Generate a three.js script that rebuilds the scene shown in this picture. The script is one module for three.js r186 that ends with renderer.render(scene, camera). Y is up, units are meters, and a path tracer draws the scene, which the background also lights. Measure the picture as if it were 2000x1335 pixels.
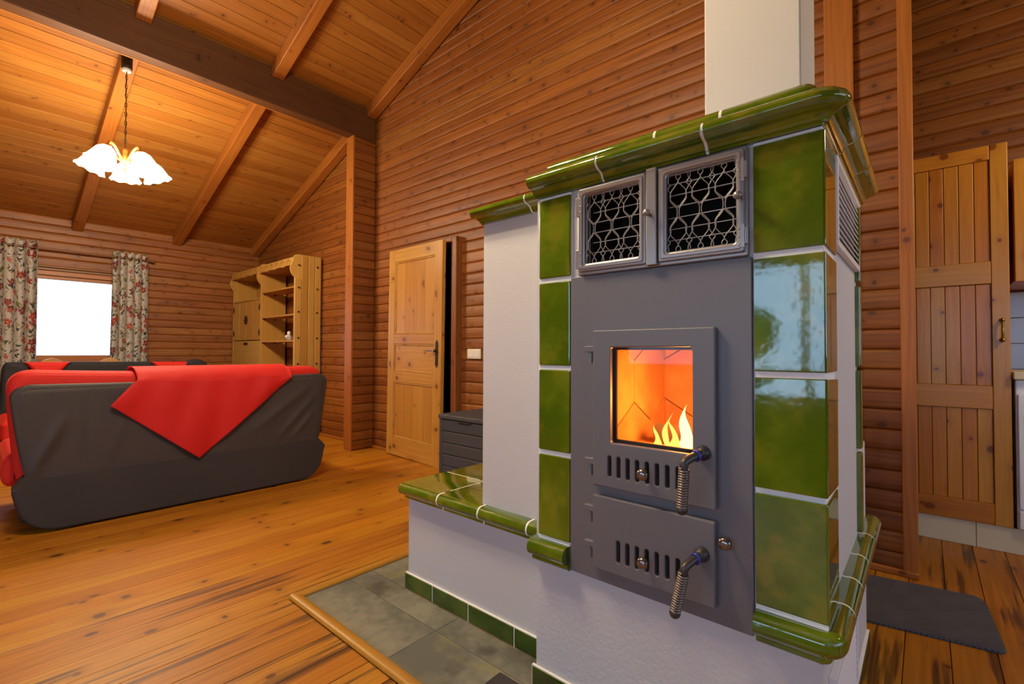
import * as THREE from 'three';
import { RoundedBoxGeometry } from 'three/addons/geometries/RoundedBoxGeometry.js';
import { mergeGeometries, toCreasedNormals } from 'three/addons/utils/BufferGeometryUtils.js';

// ---------------------------------------------------------------- camera, sky, exposure
const scene = new THREE.Scene();
const camera = new THREE.PerspectiveCamera(2 * Math.atan(667.5 / 926.8) * 180 / Math.PI, 2000 / 1335, 0.05, 100);
camera.position.set(0, 1, 0);
camera.rotation.set(1.177 * Math.PI / 180, 41.09 * Math.PI / 180, 0.235 * Math.PI / 180, 'YXZ');
scene.background = new THREE.Color().setRGB(0.60, 0.92, 1.36);
scene.backgroundIntensity = 9;
const renderer = new THREE.WebGLRenderer({ antialias: true });
renderer.toneMapping = THREE.LinearToneMapping;
renderer.toneMappingExposure = 0.44;
renderer.shadowMap.enabled = true;
const LAMP_COLOR = new THREE.Color().setRGB(1.0, 0.82, 0.57);

// ---------------------------------------------------------------- helpers
let seed = 7;
function rnd() { seed |= 0; seed = seed + 0x6D2B79F5 | 0; let t = Math.imul(seed ^ seed >>> 15, 1 | seed); t = t + Math.imul(t ^ t >>> 7, 61 | t) ^ t; return ((t ^ t >>> 14) >>> 0) / 4294967296; }
const R = (a, b) => a + (b - a) * rnd();
const clamp = (x, a = 0, b = 1) => Math.min(b, Math.max(a, x));
const lerp = (a, b, t) => a + (b - a) * t;
const smooth = (a, b, x) => { const t = clamp((x - a) / (b - a)); return t * t * (3 - 2 * t); };
const used = {};
function numbered(n) { used[n] = (used[n] ?? -1) + 1; return used[n] ? n + '_' + String(used[n]).padStart(3, '0') : n; }
function thing(name, label, category, pos = [0, 0, 0], group) {
  const o = new THREE.Group(); o.name = numbered(name); o.position.set(...pos); o.userData = { label, category };
  if (group) o.userData.group = group;
  scene.add(o); return o;
}
function struct(name, label, category) { const o = new THREE.Group(); o.name = name; o.userData = { label, category, kind: 'structure' }; scene.add(o); return o; }
function part(name, geo, mat, parent, pos, label) {
  const m = new THREE.Mesh(geo, mat); m.name = name; m.castShadow = m.receiveShadow = true;
  if (pos) m.position.set(...pos);
  if (label) m.userData.label = label;
  parent.add(m); return m;
}
// texture coordinates in metres: u runs along the grain axis
function grain(geo, axis = 0, Lu = 2, Lv = 0.5, ou = rnd(), ov = rnd()) {
  const p = geo.attributes.position, n = geo.attributes.normal, uv = new Float32Array(p.count * 2);
  for (let i = 0; i < p.count; i++) {
    const P = [p.getX(i), p.getY(i), p.getZ(i)], N = [Math.abs(n.getX(i)), Math.abs(n.getY(i)), Math.abs(n.getZ(i))];
    const o = [0, 1, 2].filter(a => a !== axis);
    let u = P[axis], v;
    if (N[axis] > 0.8) { u = P[o[0]] * 0.3; v = P[o[1]]; }
    else v = N[o[0]] > N[o[1]] ? P[o[1]] : P[o[0]];
    uv[2 * i] = u / Lu + ou; uv[2 * i + 1] = v / Lv + ov;
  }
  geo.setAttribute('uv', new THREE.BufferAttribute(uv, 2));
  return geo;
}
// box between two corners, given by its limits
function bx(x0, x1, y0, y1, z0, z1) { const g = new THREE.BoxGeometry(x1 - x0, y1 - y0, z1 - z0); g.translate((x0 + x1) / 2, (y0 + y1) / 2, (z0 + z1) / 2); return g; }
function rb(x0, x1, y0, y1, z0, z1, r = 0.004, s = 2) { const g = new RoundedBoxGeometry(x1 - x0, y1 - y0, z1 - z0, s, Math.min(r, (x1 - x0) / 2.01, (y1 - y0) / 2.01, (z1 - z0) / 2.01)); g.translate((x0 + x1) / 2, (y0 + y1) / 2, (z0 + z1) / 2); return g; }
function merge(list) { return mergeGeometries(list.map(g => { const q = g.index ? g.toNonIndexed() : g; for (const k of Object.keys(q.attributes)) if (!['position', 'normal', 'uv'].includes(k)) q.deleteAttribute(k); return q; })); }
// closed profile of [b, c] points swept along x from x0 to x1 (b -> y, c -> z)
const areaOf = (pr) => pr.reduce((t, a, i) => { const b = pr[(i + 1) % pr.length]; return t + a[0] * b[1] - a[1] * b[0]; }, 0);
function tri(pos, a, b, c, n) {
  const u = [b[0] - a[0], b[1] - a[1], b[2] - a[2]], v = [c[0] - a[0], c[1] - a[1], c[2] - a[2]];
  const d = (u[1] * v[2] - u[2] * v[1]) * n[0] + (u[2] * v[0] - u[0] * v[2]) * n[1] + (u[0] * v[1] - u[1] * v[0]) * n[2];
  if (d < 0) pos.push(...a, ...c, ...b); else pos.push(...a, ...b, ...c);
}
function finish(pos, crease) {
  const g = new THREE.BufferGeometry();
  g.setAttribute('position', new THREE.BufferAttribute(new Float32Array(pos), 3));
  g.computeVertexNormals();
  const q = toCreasedNormals(g, crease);
  if (!q.attributes.uv) q.setAttribute('uv', new THREE.BufferAttribute(new Float32Array(q.attributes.position.count * 2), 2));
  return q;
}
function prism(profile, x0, x1, crease = 0.7) {
  const pos = [], n = profile.length, s = Math.sign(areaOf(profile));
  for (let i = 0; i < n; i++) {
    const a = profile[i], b = profile[(i + 1) % n], N = [0, (b[1] - a[1]) * s, -(b[0] - a[0]) * s];
    tri(pos, [x0, ...a], [x1, ...a], [x1, ...b], N); tri(pos, [x0, ...a], [x1, ...b], [x0, ...b], N);
  }
  for (const t of THREE.ShapeUtils.triangulateShape(profile.map(q => new THREE.Vector2(...q)), [])) for (const [x, d] of [[x0, -1], [x1, 1]]) tri(pos, ...t.map(k => [x, ...profile[k]]), [d, 0, 0]);
  return finish(pos, crease);
}
// closed profile of [out, y] swept along a plan path of [x, z] (out is to the right of the way when z points down), corners mitred, ends capped
function sweep(path, profile, crease = 0.7) {
  const P = path.map(q => new THREE.Vector2(...q)), N = [], D = [];
  for (let i = 0; i < P.length; i++) {
    const d1 = i ? P[i].clone().sub(P[i - 1]).normalize() : null, d2 = i < P.length - 1 ? P[i + 1].clone().sub(P[i]).normalize() : null;
    const n1 = d1 && new THREE.Vector2(-d1.y, d1.x), n2 = d2 && new THREE.Vector2(-d2.y, d2.x);
    if (n1 && n2) { const m = n1.clone().add(n2); m.divideScalar(1 + n1.dot(n2)); N.push(m); } else N.push(n1 || n2);
    D.push(d2 || d1);
  }
  const at = (i, k) => [P[i].x + N[i].x * profile[k][0], profile[k][1], P[i].y + N[i].y * profile[k][0]];
  const pos = [], n = profile.length, s = Math.sign(areaOf(profile));
  for (let i = 0; i < P.length - 1; i++) {
    const nn = [-D[i].y, D[i].x];
    for (let k = 0; k < n; k++) {
      const p = profile[k], q = profile[(k + 1) % n], o = (q[1] - p[1]) * s, y = -(q[0] - p[0]) * s, W = [nn[0] * o, y, nn[1] * o];
      const a = at(i, k), b = at(i + 1, k), c = at(i + 1, (k + 1) % n), d = at(i, (k + 1) % n);
      tri(pos, a, b, c, W); tri(pos, a, c, d, W);
    }
  }
  const e = P.length - 1;
  for (const t of THREE.ShapeUtils.triangulateShape(profile.map(q => new THREE.Vector2(...q)), [])) {
    tri(pos, ...t.map(k => at(0, k)), [-D[0].x, 0, -D[0].y]);
    tri(pos, ...t.map(k => at(e, k)), [D[e].x, 0, D[e].y]);
  }
  return finish(pos, crease);
}
function tube(pts, r, seg = 24, rad = 8, closed = false) { return new THREE.TubeGeometry(new THREE.CatmullRomCurve3(pts.map(p => new THREE.Vector3(...p)), closed, 'catmullrom', 0.5), seg, r, rad, closed); }
function cyl(r0, r1, h, s = 20) { return new THREE.CylinderGeometry(r0, r1, h, s); }
function lathe(pts, s = 28) { return new THREE.LatheGeometry(pts.map(p => new THREE.Vector2(...p)), s); }
function extrude(shape, depth, bevel = 0.003, seg = 2, curve = 10) { return new THREE.ExtrudeGeometry(shape, { depth, bevelEnabled: bevel > 0, bevelThickness: bevel, bevelSize: bevel, bevelOffset: -bevel, bevelSegments: seg, curveSegments: curve }); }
function shapeOf(pts) { const s = new THREE.Shape(); pts.forEach((p, i) => i ? s.lineTo(...p) : s.moveTo(...p)); s.closePath(); return s; }

// ---------------------------------------------------------------- procedural textures
function hash(x, y, s) { let h = Math.imul(x | 0, 374761393) + Math.imul(y | 0, 668265263) + Math.imul(s | 0, 2147483647 ^ 0x9E3779B9); h = Math.imul(h ^ h >>> 13, 1274126177); return ((h ^ h >>> 16) >>> 0) / 4294967296; }
function vnoise(x, y, px, py, s) {
  const X = Math.floor(x), Y = Math.floor(y), fx = x - X, fy = y - Y, u = fx * fx * (3 - 2 * fx), v = fy * fy * (3 - 2 * fy);
  const w = (a, p) => ((a % p) + p) % p, a = w(X, px), b = w(X + 1, px), c = w(Y, py), d = w(Y + 1, py);
  return lerp(lerp(hash(a, c, s), hash(b, c, s), u), lerp(hash(a, d, s), hash(b, d, s), u), v);
}
function fbm(u, v, fu, fv, oct, s) { let t = 0, a = 0.5, n = 0; for (let i = 0; i < oct; i++) { t += a * vnoise(u * fu, v * fv, fu, fv, s + i * 17); n += a; a *= 0.5; fu *= 2; fv *= 2; } return t / n; }
function dataTexture(w, h, fn, srgb = true) {
  const d = new Uint8Array(w * h * 4);
  for (let j = 0; j < h; j++) for (let i = 0; i < w; i++) { const c = fn(i / w, j / h), k = 4 * (j * w + i); d[k] = clamp(c[0], 0, 255); d[k + 1] = clamp(c[1], 0, 255); d[k + 2] = clamp(c[2], 0, 255); d[k + 3] = 255; }
  const t = new THREE.DataTexture(d, w, h, THREE.RGBAFormat); t.wrapS = t.wrapT = THREE.RepeatWrapping; t.magFilter = THREE.LinearFilter; t.minFilter = THREE.LinearMipmapLinearFilter; t.generateMipmaps = true;
  if (srgb) t.colorSpace = THREE.SRGBColorSpace;
  t.needsUpdate = true; return t;
}
const mix3 = (a, b, t) => [lerp(a[0], b[0], t), lerp(a[1], b[1], t), lerp(a[2], b[2], t)];
// pine: u along the grain (2 m), v across (0.5 m)
function pine({ light, mid, dark, knot, nKnots, s, w = 1024, h = 512, worn = 0, contrast = 1, size = 1 }) {
  const K = [];
  for (let i = 0; i < nKnots; i++) K.push([hash(i, 1, s), hash(i, 2, s), (0.006 + 0.012 * hash(i, 3, s) ** 2) * size, 0.8 + 0.8 * hash(i, 4, s)]);
  return dataTexture(w, h, (u, v) => {
    let dv = 0, core = 0, halo = 0;
    for (const [ku, kv, kr, ks] of K) {
      let du = u - ku, dw = v - kv; du -= Math.round(du); dw -= Math.round(dw);
      const X = du * 2, Y = dw * 0.5;
      if (Math.abs(X) > 0.16 || Math.abs(Y) > 0.06) continue;
      const r = Math.hypot(X / ks, Y) / kr;
      if (r < 9) { dv += Math.exp(-((X / (kr * 3.4)) ** 2)) * Math.sign(Y) * kr * 1.1 * Math.exp(-Math.abs(Y) / (kr * 2.2)) * (r < 1 ? r : 1); core = Math.max(core, 1 - smooth(0.72, 1.15, r)); halo = Math.max(halo, Math.exp(-r * r * 0.16)); }
    }
    const vv = v - dv * 2;
    const warp = fbm(u, v, 4, 8, 3, s + 3) * 0.9;
    const ring = 0.5 + 0.5 * Math.sin((vv * 46 + warp * 9) * 2.2 + 5 * fbm(u, vv, 2, 6, 2, s + 5));
    const fine = fbm(u, vv, 10, 220, 2, s + 9), streak = fbm(u, vv, 3, 40, 3, s + 11), blot = fbm(u, v, 5, 6, 3, s + 13);
    let t = clamp((ring * 0.22 + fine * 0.3 + streak * 0.55 - 0.12 + (blot - 0.5) * 0.35) * contrast, 0, 1);
    let c = t < 0.5 ? mix3(light, mid, t * 2) : mix3(mid, dark, t * 2 - 1);
    c = mix3(c, dark, halo * 0.45);
    c = mix3(c, knot, core * (0.55 + 0.45 * fine));
    if (worn) { const g = smooth(0.54, 0.70, fbm(u, v, 4, 18, 4, s + 21)) * worn; c = mix3(c, [70, 42, 18], g * (0.45 + 0.55 * fine)); }
    return c;
  });
}
const T = {
  log: pine({ light: [162, 104, 44], mid: [142, 87, 31], dark: [106, 59, 20], knot: [78, 42, 18], nKnots: 46, s: 11, size: 0.85, contrast: 1.15 }),
  ceil: pine({ light: [178, 122, 54], mid: [160, 104, 40], dark: [130, 78, 28], knot: [94, 52, 22], nKnots: 16, s: 31 }),
  floor: pine({ light: [202, 144, 38], mid: [184, 123, 24], dark: [146, 88, 14], knot: [86, 48, 14], nKnots: 14, s: 51, size: 1.2 }),
  worn: pine({ light: [194, 136, 38], mid: [174, 115, 25], dark: [136, 82, 16], knot: [80, 44, 14], nKnots: 14, s: 71, worn: 0.95, size: 1.2 }),
  door: pine({ light: [206, 158, 76], mid: [190, 138, 56], dark: [158, 106, 38], knot: [110, 62, 24], nKnots: 20, s: 91, contrast: 0.85, size: 1.2 }),
  shelf: pine({ light: [200, 158, 82], mid: [186, 142, 64], dark: [160, 114, 46], knot: [150, 96, 40], nKnots: 0, s: 111, contrast: 0.8 }),
  beam: pine({ light: [100, 64, 32], mid: [84, 50, 24], dark: [66, 38, 18], knot: [46, 26, 14], nKnots: 10, s: 131 }),
};
T.glaze = dataTexture(512, 512, (u, v) => {
  const a = fbm(u, v, 4, 4, 5, 201), b = fbm(u, v, 9, 9, 4, 217), t = smooth(0.3, 0.72, a * 0.7 + b * 0.3);
  return mix3(mix3([70, 98, 9], [110, 128, 25], t), [134, 118, 30], smooth(0.52, 0.8, b) * 0.5);
});
T.ripple = dataTexture(512, 512, (u, v) => { const a = fbm(u, v, 10, 10, 3, 231) * 0.7 + fbm(u, v, 40, 40, 2, 241) * 0.3; return [a * 255, a * 255, a * 255]; }, false);
T.grit = dataTexture(512, 512, (u, v) => { const a = fbm(u, v, 60, 60, 3, 251); return [a * 255, a * 255, a * 255]; }, false);
T.slab = dataTexture(1024, 1024, (u, v) => {
  const a = fbm(u, v, 5, 5, 5, 261), b = fbm(u, v, 50, 50, 3, 271), c = fbm(u, v, 11, 11, 4, 281);
  let q = mix3([90, 92, 82], [130, 128, 110], smooth(0.3, 0.7, a * 0.75 + b * 0.25));
  q = mix3(q, [140, 132, 84], smooth(0.55, 0.75, c) * 0.5);
  return mix3(q, [62, 60, 50], smooth(0.62, 0.78, fbm(u, v, 9, 9, 5, 291)) * 0.7);
});
T.mat = dataTexture(256, 256, (u, v) => { const a = 0.5 + 0.5 * Math.sin(u * 40 * Math.PI) * Math.sin(v * 40 * Math.PI); return [a * 255, a * 255, a * 255]; }, false);
T.matColor = dataTexture(256, 256, (u, v) => { const a = 0.5 + 0.5 * Math.sin(u * 40 * Math.PI) * Math.sin(v * 40 * Math.PI), q = fbm(u, v, 6, 6, 4, 331); return mix3([46, 48, 54], [104, 106, 116], a * 0.7 + q * 0.3); });
T.weave = dataTexture(256, 256, (u, v) => { const a = (0.5 + 0.5 * Math.sin(u * 96 * Math.PI)) * 0.5 + (0.5 + 0.5 * Math.sin(v * 96 * Math.PI)) * 0.5; return [a * 255, a * 255, a * 255]; }, false);
T.brick = dataTexture(256, 256, (u, v) => { const a = fbm(u, v, 8, 8, 4, 301); return mix3([150, 100, 60], [196, 140, 90], a); });
// printed curtain cloth
function curtainPrint() {
  const c = document.createElement('canvas'); c.width = 1024; c.height = 1024;
  const x = c.getContext('2d');
  x.fillStyle = '#b9b3aa'; x.fillRect(0, 0, 1024, 1024);
  const cols = ['#8f2f2c', '#a6453a', '#7b3b44', '#4f5a34', '#39452c', '#7c7a45', '#2f3a44', '#5b4a3a', '#a58a55'];
  for (let i = 0; i < 46; i++) {      // stems
    x.strokeStyle = ['#6d6440', '#57613d', '#7a5a44'][i % 3]; x.lineWidth = R(3, 6); x.beginPath();
    let px = R(0, 1024), py = R(0, 1024); x.moveTo(px, py);
    for (let k = 0; k < 3; k++) { const qx = px + R(-90, 90), qy = py + R(40, 110); x.quadraticCurveTo(px + R(-70, 70), (py + qy) / 2, qx, qy); px = qx; py = qy; }
    x.stroke();
  }
  for (let i = 0; i < 380; i++) {     // leaves
    const px = R(0, 1024), py = R(0, 1024), a = R(0, 6.28), l = R(16, 34), w = l * R(0.25, 0.42);
    x.save(); x.translate(px, py); x.rotate(a); x.fillStyle = cols[3 + Math.floor(R(0, 5.99))];
    x.beginPath(); x.moveTo(-l, 0); x.quadraticCurveTo(0, -w * 2, l, 0); x.quadraticCurveTo(0, w * 2, -l, 0); x.fill(); x.restore();
  }
  for (let i = 0; i < 52; i++) {      // flowers
    const px = R(30, 994), py = R(30, 994), r = R(14, 26), n = 5;
    x.fillStyle = cols[Math.floor(R(0, 2.99))];
    for (let k = 0; k < n; k++) { const a = k / n * 6.283 + i; x.beginPath(); x.ellipse(px + Math.cos(a) * r, py + Math.sin(a) * r, r * 0.8, r * 0.55, a, 0, 6.284); x.fill(); }
    x.fillStyle = '#b9995a'; x.beginPath(); x.arc(px, py, r * 0.4, 0, 6.284); x.fill();
  }
  const t = new THREE.CanvasTexture(c); t.colorSpace = THREE.SRGBColorSpace; t.wrapS = t.wrapT = THREE.RepeatWrapping; return t;
}
T.curtain = curtainPrint();

// ---------------------------------------------------------------- materials
const std = (o) => new THREE.MeshStandardMaterial(o);
const phys = (o) => new THREE.MeshPhysicalMaterial(o);
const tones = (map, list, o) => list.map(c => std({ map, color: new THREE.Color(c), ...o }));
const M = {
  log: tones(T.log, ['#ffffff', '#f3e6dc', '#ead9cc', '#fff2e0', '#efdfd6'], { roughness: 0.5 }),
  ceil: tones(T.ceil, ['#ffffff', '#f4eae0', '#eaddcf', '#fff4e6'], { roughness: 0.45 }),
  floor: tones(T.floor, ['#ffffff', '#f4e8da', '#fff3dc', '#ecdcc8'], { roughness: 0.4 }),
  worn: tones(T.worn, ['#ffffff', '#f0e4d8', '#f8ead8'], { roughness: 0.45 }),
  rafter: tones(T.ceil, ['#fbe6d2', '#f2dcc6'], { roughness: 0.5 }),
  beam: std({ map: T.beam, roughness: 0.5 }),
  trim: std({ map: T.ceil, color: '#ffe9d0', roughness: 0.45 }),
  door: tones(T.door, ['#ffffff', '#f6e8d8', '#fff6e4'], { roughness: 0.38 }),
  kitchen: tones(T.door, ['#ffe0a0', '#f6cc80', '#ffecb0', '#f0c478'], { roughness: 0.3 }),
  shelf: tones(T.shelf, ['#ffffff', '#f6ecdc', '#eee0cc'], { roughness: 0.45 }),
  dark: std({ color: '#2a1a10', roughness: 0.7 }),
  plaster: std({ color: '#cdcac8', roughness: 0.9, bumpMap: T.grit, bumpScale: 0.0009 }),
  plasterFine: std({ color: '#cdcac8', roughness: 0.9, bumpMap: T.grit, bumpScale: 0.0003 }),
  grout: std({ color: '#f3f1ea', roughness: 0.85 }),
  glaze: phys({ map: T.glaze, roughness: 0.07, clearcoat: 1, clearcoatRoughness: 0.03, bumpMap: T.ripple, bumpScale: 0.0004, ior: 1.6 }),
  skirt: phys({ map: T.glaze, color: '#b9c4a0', roughness: 0.1, clearcoat: 0.8, clearcoatRoughness: 0.06 }),
  iron: std({ color: '#716f71', roughness: 0.48, metalness: 0.25 }),
  ironDark: std({ color: '#4a4644', roughness: 0.42, metalness: 0.5 }),
  slot: std({ color: '#1b1a1b', roughness: 0.8 }),
  nickel: std({ color: '#a29c96', roughness: 0.32, metalness: 0.7 }),
  wire: std({ color: '#aaa39a', roughness: 0.35, metalness: 0.7 }),
  slat: std({ color: '#d9d5cc', roughness: 0.4, metalness: 0.2 }),
  spring: std({ color: '#8a8178', roughness: 0.35, metalness: 0.8 }),
  knobSteel: std({ color: '#8e8780', roughness: 0.22, metalness: 0.9 }),
  black: std({ color: '#141210', roughness: 0.9 }),
  heatBlue: std({ color: '#4a48c8', roughness: 0.3, metalness: 0.6 }),
  brick: std({ map: T.brick, roughness: 0.95 }),
  glass: phys({ color: '#ffffff', transmission: 1, thickness: 0, roughness: 0.02, ior: 1.5 }),
  fireGlass: phys({ color: '#ffffff', transmission: 1, thickness: 0, roughness: 0.03, ior: 1.22 }),
  fire: std({ color: '#000000', emissive: new THREE.Color().setRGB(1.0, 0.50, 0.09), emissiveIntensity: 4.5 }),
  fireHot: std({ color: '#000000', emissive: new THREE.Color().setRGB(1.0, 0.72, 0.24), emissiveIntensity: 7 }),
  ember: std({ color: '#2a120a', emissive: new THREE.Color().setRGB(1, 0.25, 0.04), emissiveIntensity: 0.8, roughness: 1 }),
  slab: std({ map: T.slab, roughness: 0.75, bumpMap: T.grit, bumpScale: 0.0008 }),
  molding: std({ map: T.shelf, color: '#ecdca4', roughness: 0.4 }),
  charcoal: std({ color: '#3b3531', roughness: 0.62, side: THREE.DoubleSide }),
  charcoal2: std({ color: '#34302e', roughness: 0.85, bumpMap: T.weave, bumpScale: 0.0004 }),
  red: phys({ color: '#d3200f', roughness: 0.75, sheen: 0.6, sheenRoughness: 0.5, sheenColor: new THREE.Color('#ff6a40') }),
  redThrow: phys({ color: '#d01810', roughness: 0.7, sheen: 0.5, sheenRoughness: 0.5, sheenColor: new THREE.Color('#ff5a38') }),
  blackCloth: std({ color: '#191c20', roughness: 0.85 }),
  curtain: std({ map: T.curtain, roughness: 0.9, side: THREE.DoubleSide }),
  rod: std({ color: '#7a5230', roughness: 0.4 }),
  whitePaint: std({ color: '#e6e6e8', roughness: 0.35 }),
  cream: std({ color: '#ece3cf', roughness: 0.4 }),
  plinth: std({ color: '#d6c6a2', roughness: 0.5 }),
  boxGrey: tones(null, ['#3d3f43', '#393b3f', '#424448'], { roughness: 0.6 }),
  matRubber: std({ map: T.matColor, roughness: 0.8, bumpMap: T.mat, bumpScale: 0.003 }),
  matEdge: std({ color: '#4a4a50', roughness: 0.7 }),
  brass: std({ color: '#b08a3c', roughness: 0.25, metalness: 0.9 }),
  copper: std({ color: '#b4692c', roughness: 0.35, metalness: 0.4 }),
  chain: std({ color: '#4a3620', roughness: 0.4, metalness: 0.7 }),
  lampGlass: std({ color: '#fff4e0', roughness: 0.4, emissive: new THREE.Color().setRGB(1.0, 0.86, 0.60), emissiveIntensity: 3.4, side: THREE.DoubleSide }),
  ironwork: std({ color: '#3a2c22', roughness: 0.5, metalness: 0.4 }),
  porcelain: std({ color: '#d8d6d0', roughness: 0.3 }),
  ovenGlass: phys({ color: '#0e0d10', roughness: 0.08, clearcoat: 1 }),
  tileWhite: std({ color: '#cfd2da', roughness: 0.25 }),
  lawn: std({ color: '#6f7f55', roughness: 1 }),
  leaf: std({ color: '#3f4a26', roughness: 1 }),
  bark: std({ color: '#4b3a2a', roughness: 1 }),
};
for (const k of Object.keys(M)) for (const m of [].concat(M[k])) m.name = k;
const pick = (a) => a[Math.floor(rnd() * a.length)];

// ---------------------------------------------------------------- room shell
const WZ = -2.80, WX = -7.40, ROOF = 0.348, RIDGE = -1.0, EAVE = 2.37, KZ = -4.04, FZ = 3.2, RX = 3.4, H = 0.0925;
const rafterY = (x) => x <= RIDGE ? EAVE + ROOF * (x - WX) : EAVE + ROOF * (2 * RIDGE - WX - x);
const ceilY = (x) => rafterY(x) + 0.13;

{ // floor: boards along z
  const f = struct('floor', 'varnished orange pine plank floor of the cabin', 'floor');
  const w = 0.118;
  for (let x = WX - 0.1; x < RX + 0.1; x += w) {
    const near = x > -2.4 && x < 0.9;
    const g = grain(prism([[-0.03, 0.0003], [-0.012, 0.0003], [-0.012, 0.0013], [-0.001, 0.0013], [0, 0.0026], [0, w - 0.0026], [-0.001, w - 0.0013], [-0.012, w - 0.0013], [-0.012, w - 0.0003], [-0.03, w - 0.0003]], -FZ - 0.1, -KZ + 0.1, 0.3), 0);
    g.rotateY(Math.PI / 2); g.translate(x, 0, 0);   // local x -> -z
    part('floor_board', g, pick(near ? M.worn : M.floor), f);
  }
  part('subfloor', bx(WX - 0.2, RX + 0.2, -0.09, -0.03, KZ - 0.2, FZ + 0.2), M.dark, f);
}
// one squared log with a rounded room-side face; local x along the log, +z to the room
function logGeo(x0, x1, y, h = H, t = 0.07, bulge = 0.0055) {
  const pr = [[y, -t], [y, -0.003], [y + h * 0.05, bulge * 0.6], [y + h * 0.16, bulge * 0.95], [y + h * 0.5, bulge], [y + h * 0.84, bulge * 0.95], [y + h * 0.95, bulge * 0.6], [y + h, -0.003], [y + h, -t]];
  return grain(prism(pr, x0, x1, 0.9), 0);
}
function logWall(group, place, x0, x1, yTop, holes = [], clipTop = null) {
  for (let y = 0, i = 0; y < yTop; y += H, i++) {
    let a = x0, b = x1;
    if (clipTop) { const r = clipTop(y); a = Math.max(a, r[0]); b = Math.min(b, r[1]); if (b - a < 0.15) continue; }
    let runs = [[a, b]];
    for (const [hx0, hx1, hy0, hy1] of holes) if (y + H * 0.5 > hy0 && y + H * 0.5 < hy1) runs = runs.flatMap(([p, q]) => [[p, Math.min(q, hx0)], [Math.max(p, hx1), q]].filter(r => r[1] - r[0] > 0.02));
    for (const [p, q] of runs) { const g = logGeo(p, q, y); place(g); part('log', g, pick(M.log), group); }
  }
}
const gable = (y) => [WX + Math.max(0, (y - 0.02 - EAVE) / ROOF), 2 * RIDGE - WX - Math.max(0, (y - 0.02 - EAVE) / ROOF)];
const DOOR = [-3.955, -3.075, 0, 1.945];
const wallBack = struct('wall_back', 'tall gable wall of stacked orange pine logs behind the stove', 'wall');
logWall(wallBack, g => g.translate(0, 0, WZ), WX - 0.07, -0.085, 4.75, [DOOR], gable);
const wallLeft = struct('wall_left', 'pine log wall with the bright window', 'wall');
const WIN = { z0: -1.36, z1: -0.30, y0: 0.84, y1: 1.885 };
// local x -> -z : wall on x = WX facing +x
logWall(wallLeft, g => { g.rotateY(Math.PI / 2); g.translate(WX, 0, 0); }, -FZ, -WZ + 0.005, 2.56, [[-WIN.z1, -WIN.z0, WIN.y0, WIN.y1]]);
const wallKitchen = struct('wall_kitchen', 'dim log wall above the kitchen cupboards', 'wall');
logWall(wallKitchen, g => g.translate(0, 0, KZ), -0.75, RX, 4.75, [], gable);
const wallRight = struct('wall_right', 'log wall on the kitchen side', 'wall');
const WIN3 = { z0: -2.3, z1: 0.5, y0: 0.92, y1: 2.03 };
logWall(wallRight, g => { g.rotateY(-Math.PI / 2); g.translate(RX, 0, 0); }, KZ, FZ, 3.4, [[WIN3.z0, WIN3.z1, WIN3.y0, WIN3.y1]]);
const wallFront = struct('wall_front', 'log gable wall with the garden window behind the viewer', 'wall');
const WIN2 = { x0: -2.9, x1: 2.1, y0: 0.80, y1: 1.98 };
logWall(wallFront, g => { g.rotateY(Math.PI); g.translate(0, 0, FZ); }, -RX, -WX + 0.07, 4.75, [[-WIN2.x1, -WIN2.x0, WIN2.y0, WIN2.y1]], (y) => gable(y).map(v => -v).reverse());
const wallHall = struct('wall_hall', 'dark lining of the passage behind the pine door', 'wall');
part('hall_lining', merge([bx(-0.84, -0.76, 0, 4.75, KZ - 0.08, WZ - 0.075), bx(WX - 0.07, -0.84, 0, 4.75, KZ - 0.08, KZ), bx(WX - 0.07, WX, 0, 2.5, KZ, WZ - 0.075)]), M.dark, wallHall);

{ // ceiling boards along z on both slopes, roof deck above
  const c = struct('ceiling', 'sloping ceiling of narrow varnished pine boards', 'ceiling');
  const a = Math.atan(ROOF), w = 0.112;
  for (const side of [-1, 1]) {
    const len = side < 0 ? (RIDGE - WX + 0.1) / Math.cos(a) : (RX + 0.1 - RIDGE) / Math.cos(a);
    for (let s = 0; s < len; s += w) {
      const pr = [[0.02, 0.0003], [0.009, 0.0003], [0.009, 0.0022], [0.0012, 0.0022], [0, 0.0034], [0, w - 0.0034], [0.0012, w - 0.0022], [0.009, w - 0.0022], [0.009, w - 0.0003], [0.02, w - 0.0003]];
      const g = grain(prism(pr, KZ - 0.1, FZ + 0.1, 0.3), 0);   // local y up, z across
      g.rotateY(-Math.PI / 2);                               // x -> z, z -> -x
      g.translate(-s, 0, 0); g.rotateZ(a);                   // measured down from the ridge
      if (side > 0) { g.scale(-1, 1, 1); const p = g.attributes, n = p.position.count; for (const k of ['position', 'normal', 'uv']) { const A = p[k], z = A.itemSize; for (let i = 0; i < n; i += 3) for (let q = 0; q < z; q++) { const t = A.array[(i + 1) * z + q]; A.array[(i + 1) * z + q] = A.array[(i + 2) * z + q]; A.array[(i + 2) * z + q] = t; } } }
      g.translate(RIDGE, ceilY(RIDGE), 0);
      part('ceiling_board', g, pick(M.ceil), c);
    }
    const d = bx(-len - 0.3, 0.02, 0.021, 0.1, KZ - 0.3, FZ + 0.3); d.rotateZ(a); if (side > 0) d.rotateY(Math.PI); 
    d.translate(RIDGE, ceilY(RIDGE), side > 0 ? KZ + FZ : 0);
    part('roof_deck', d, M.dark, c);
  }
}
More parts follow.
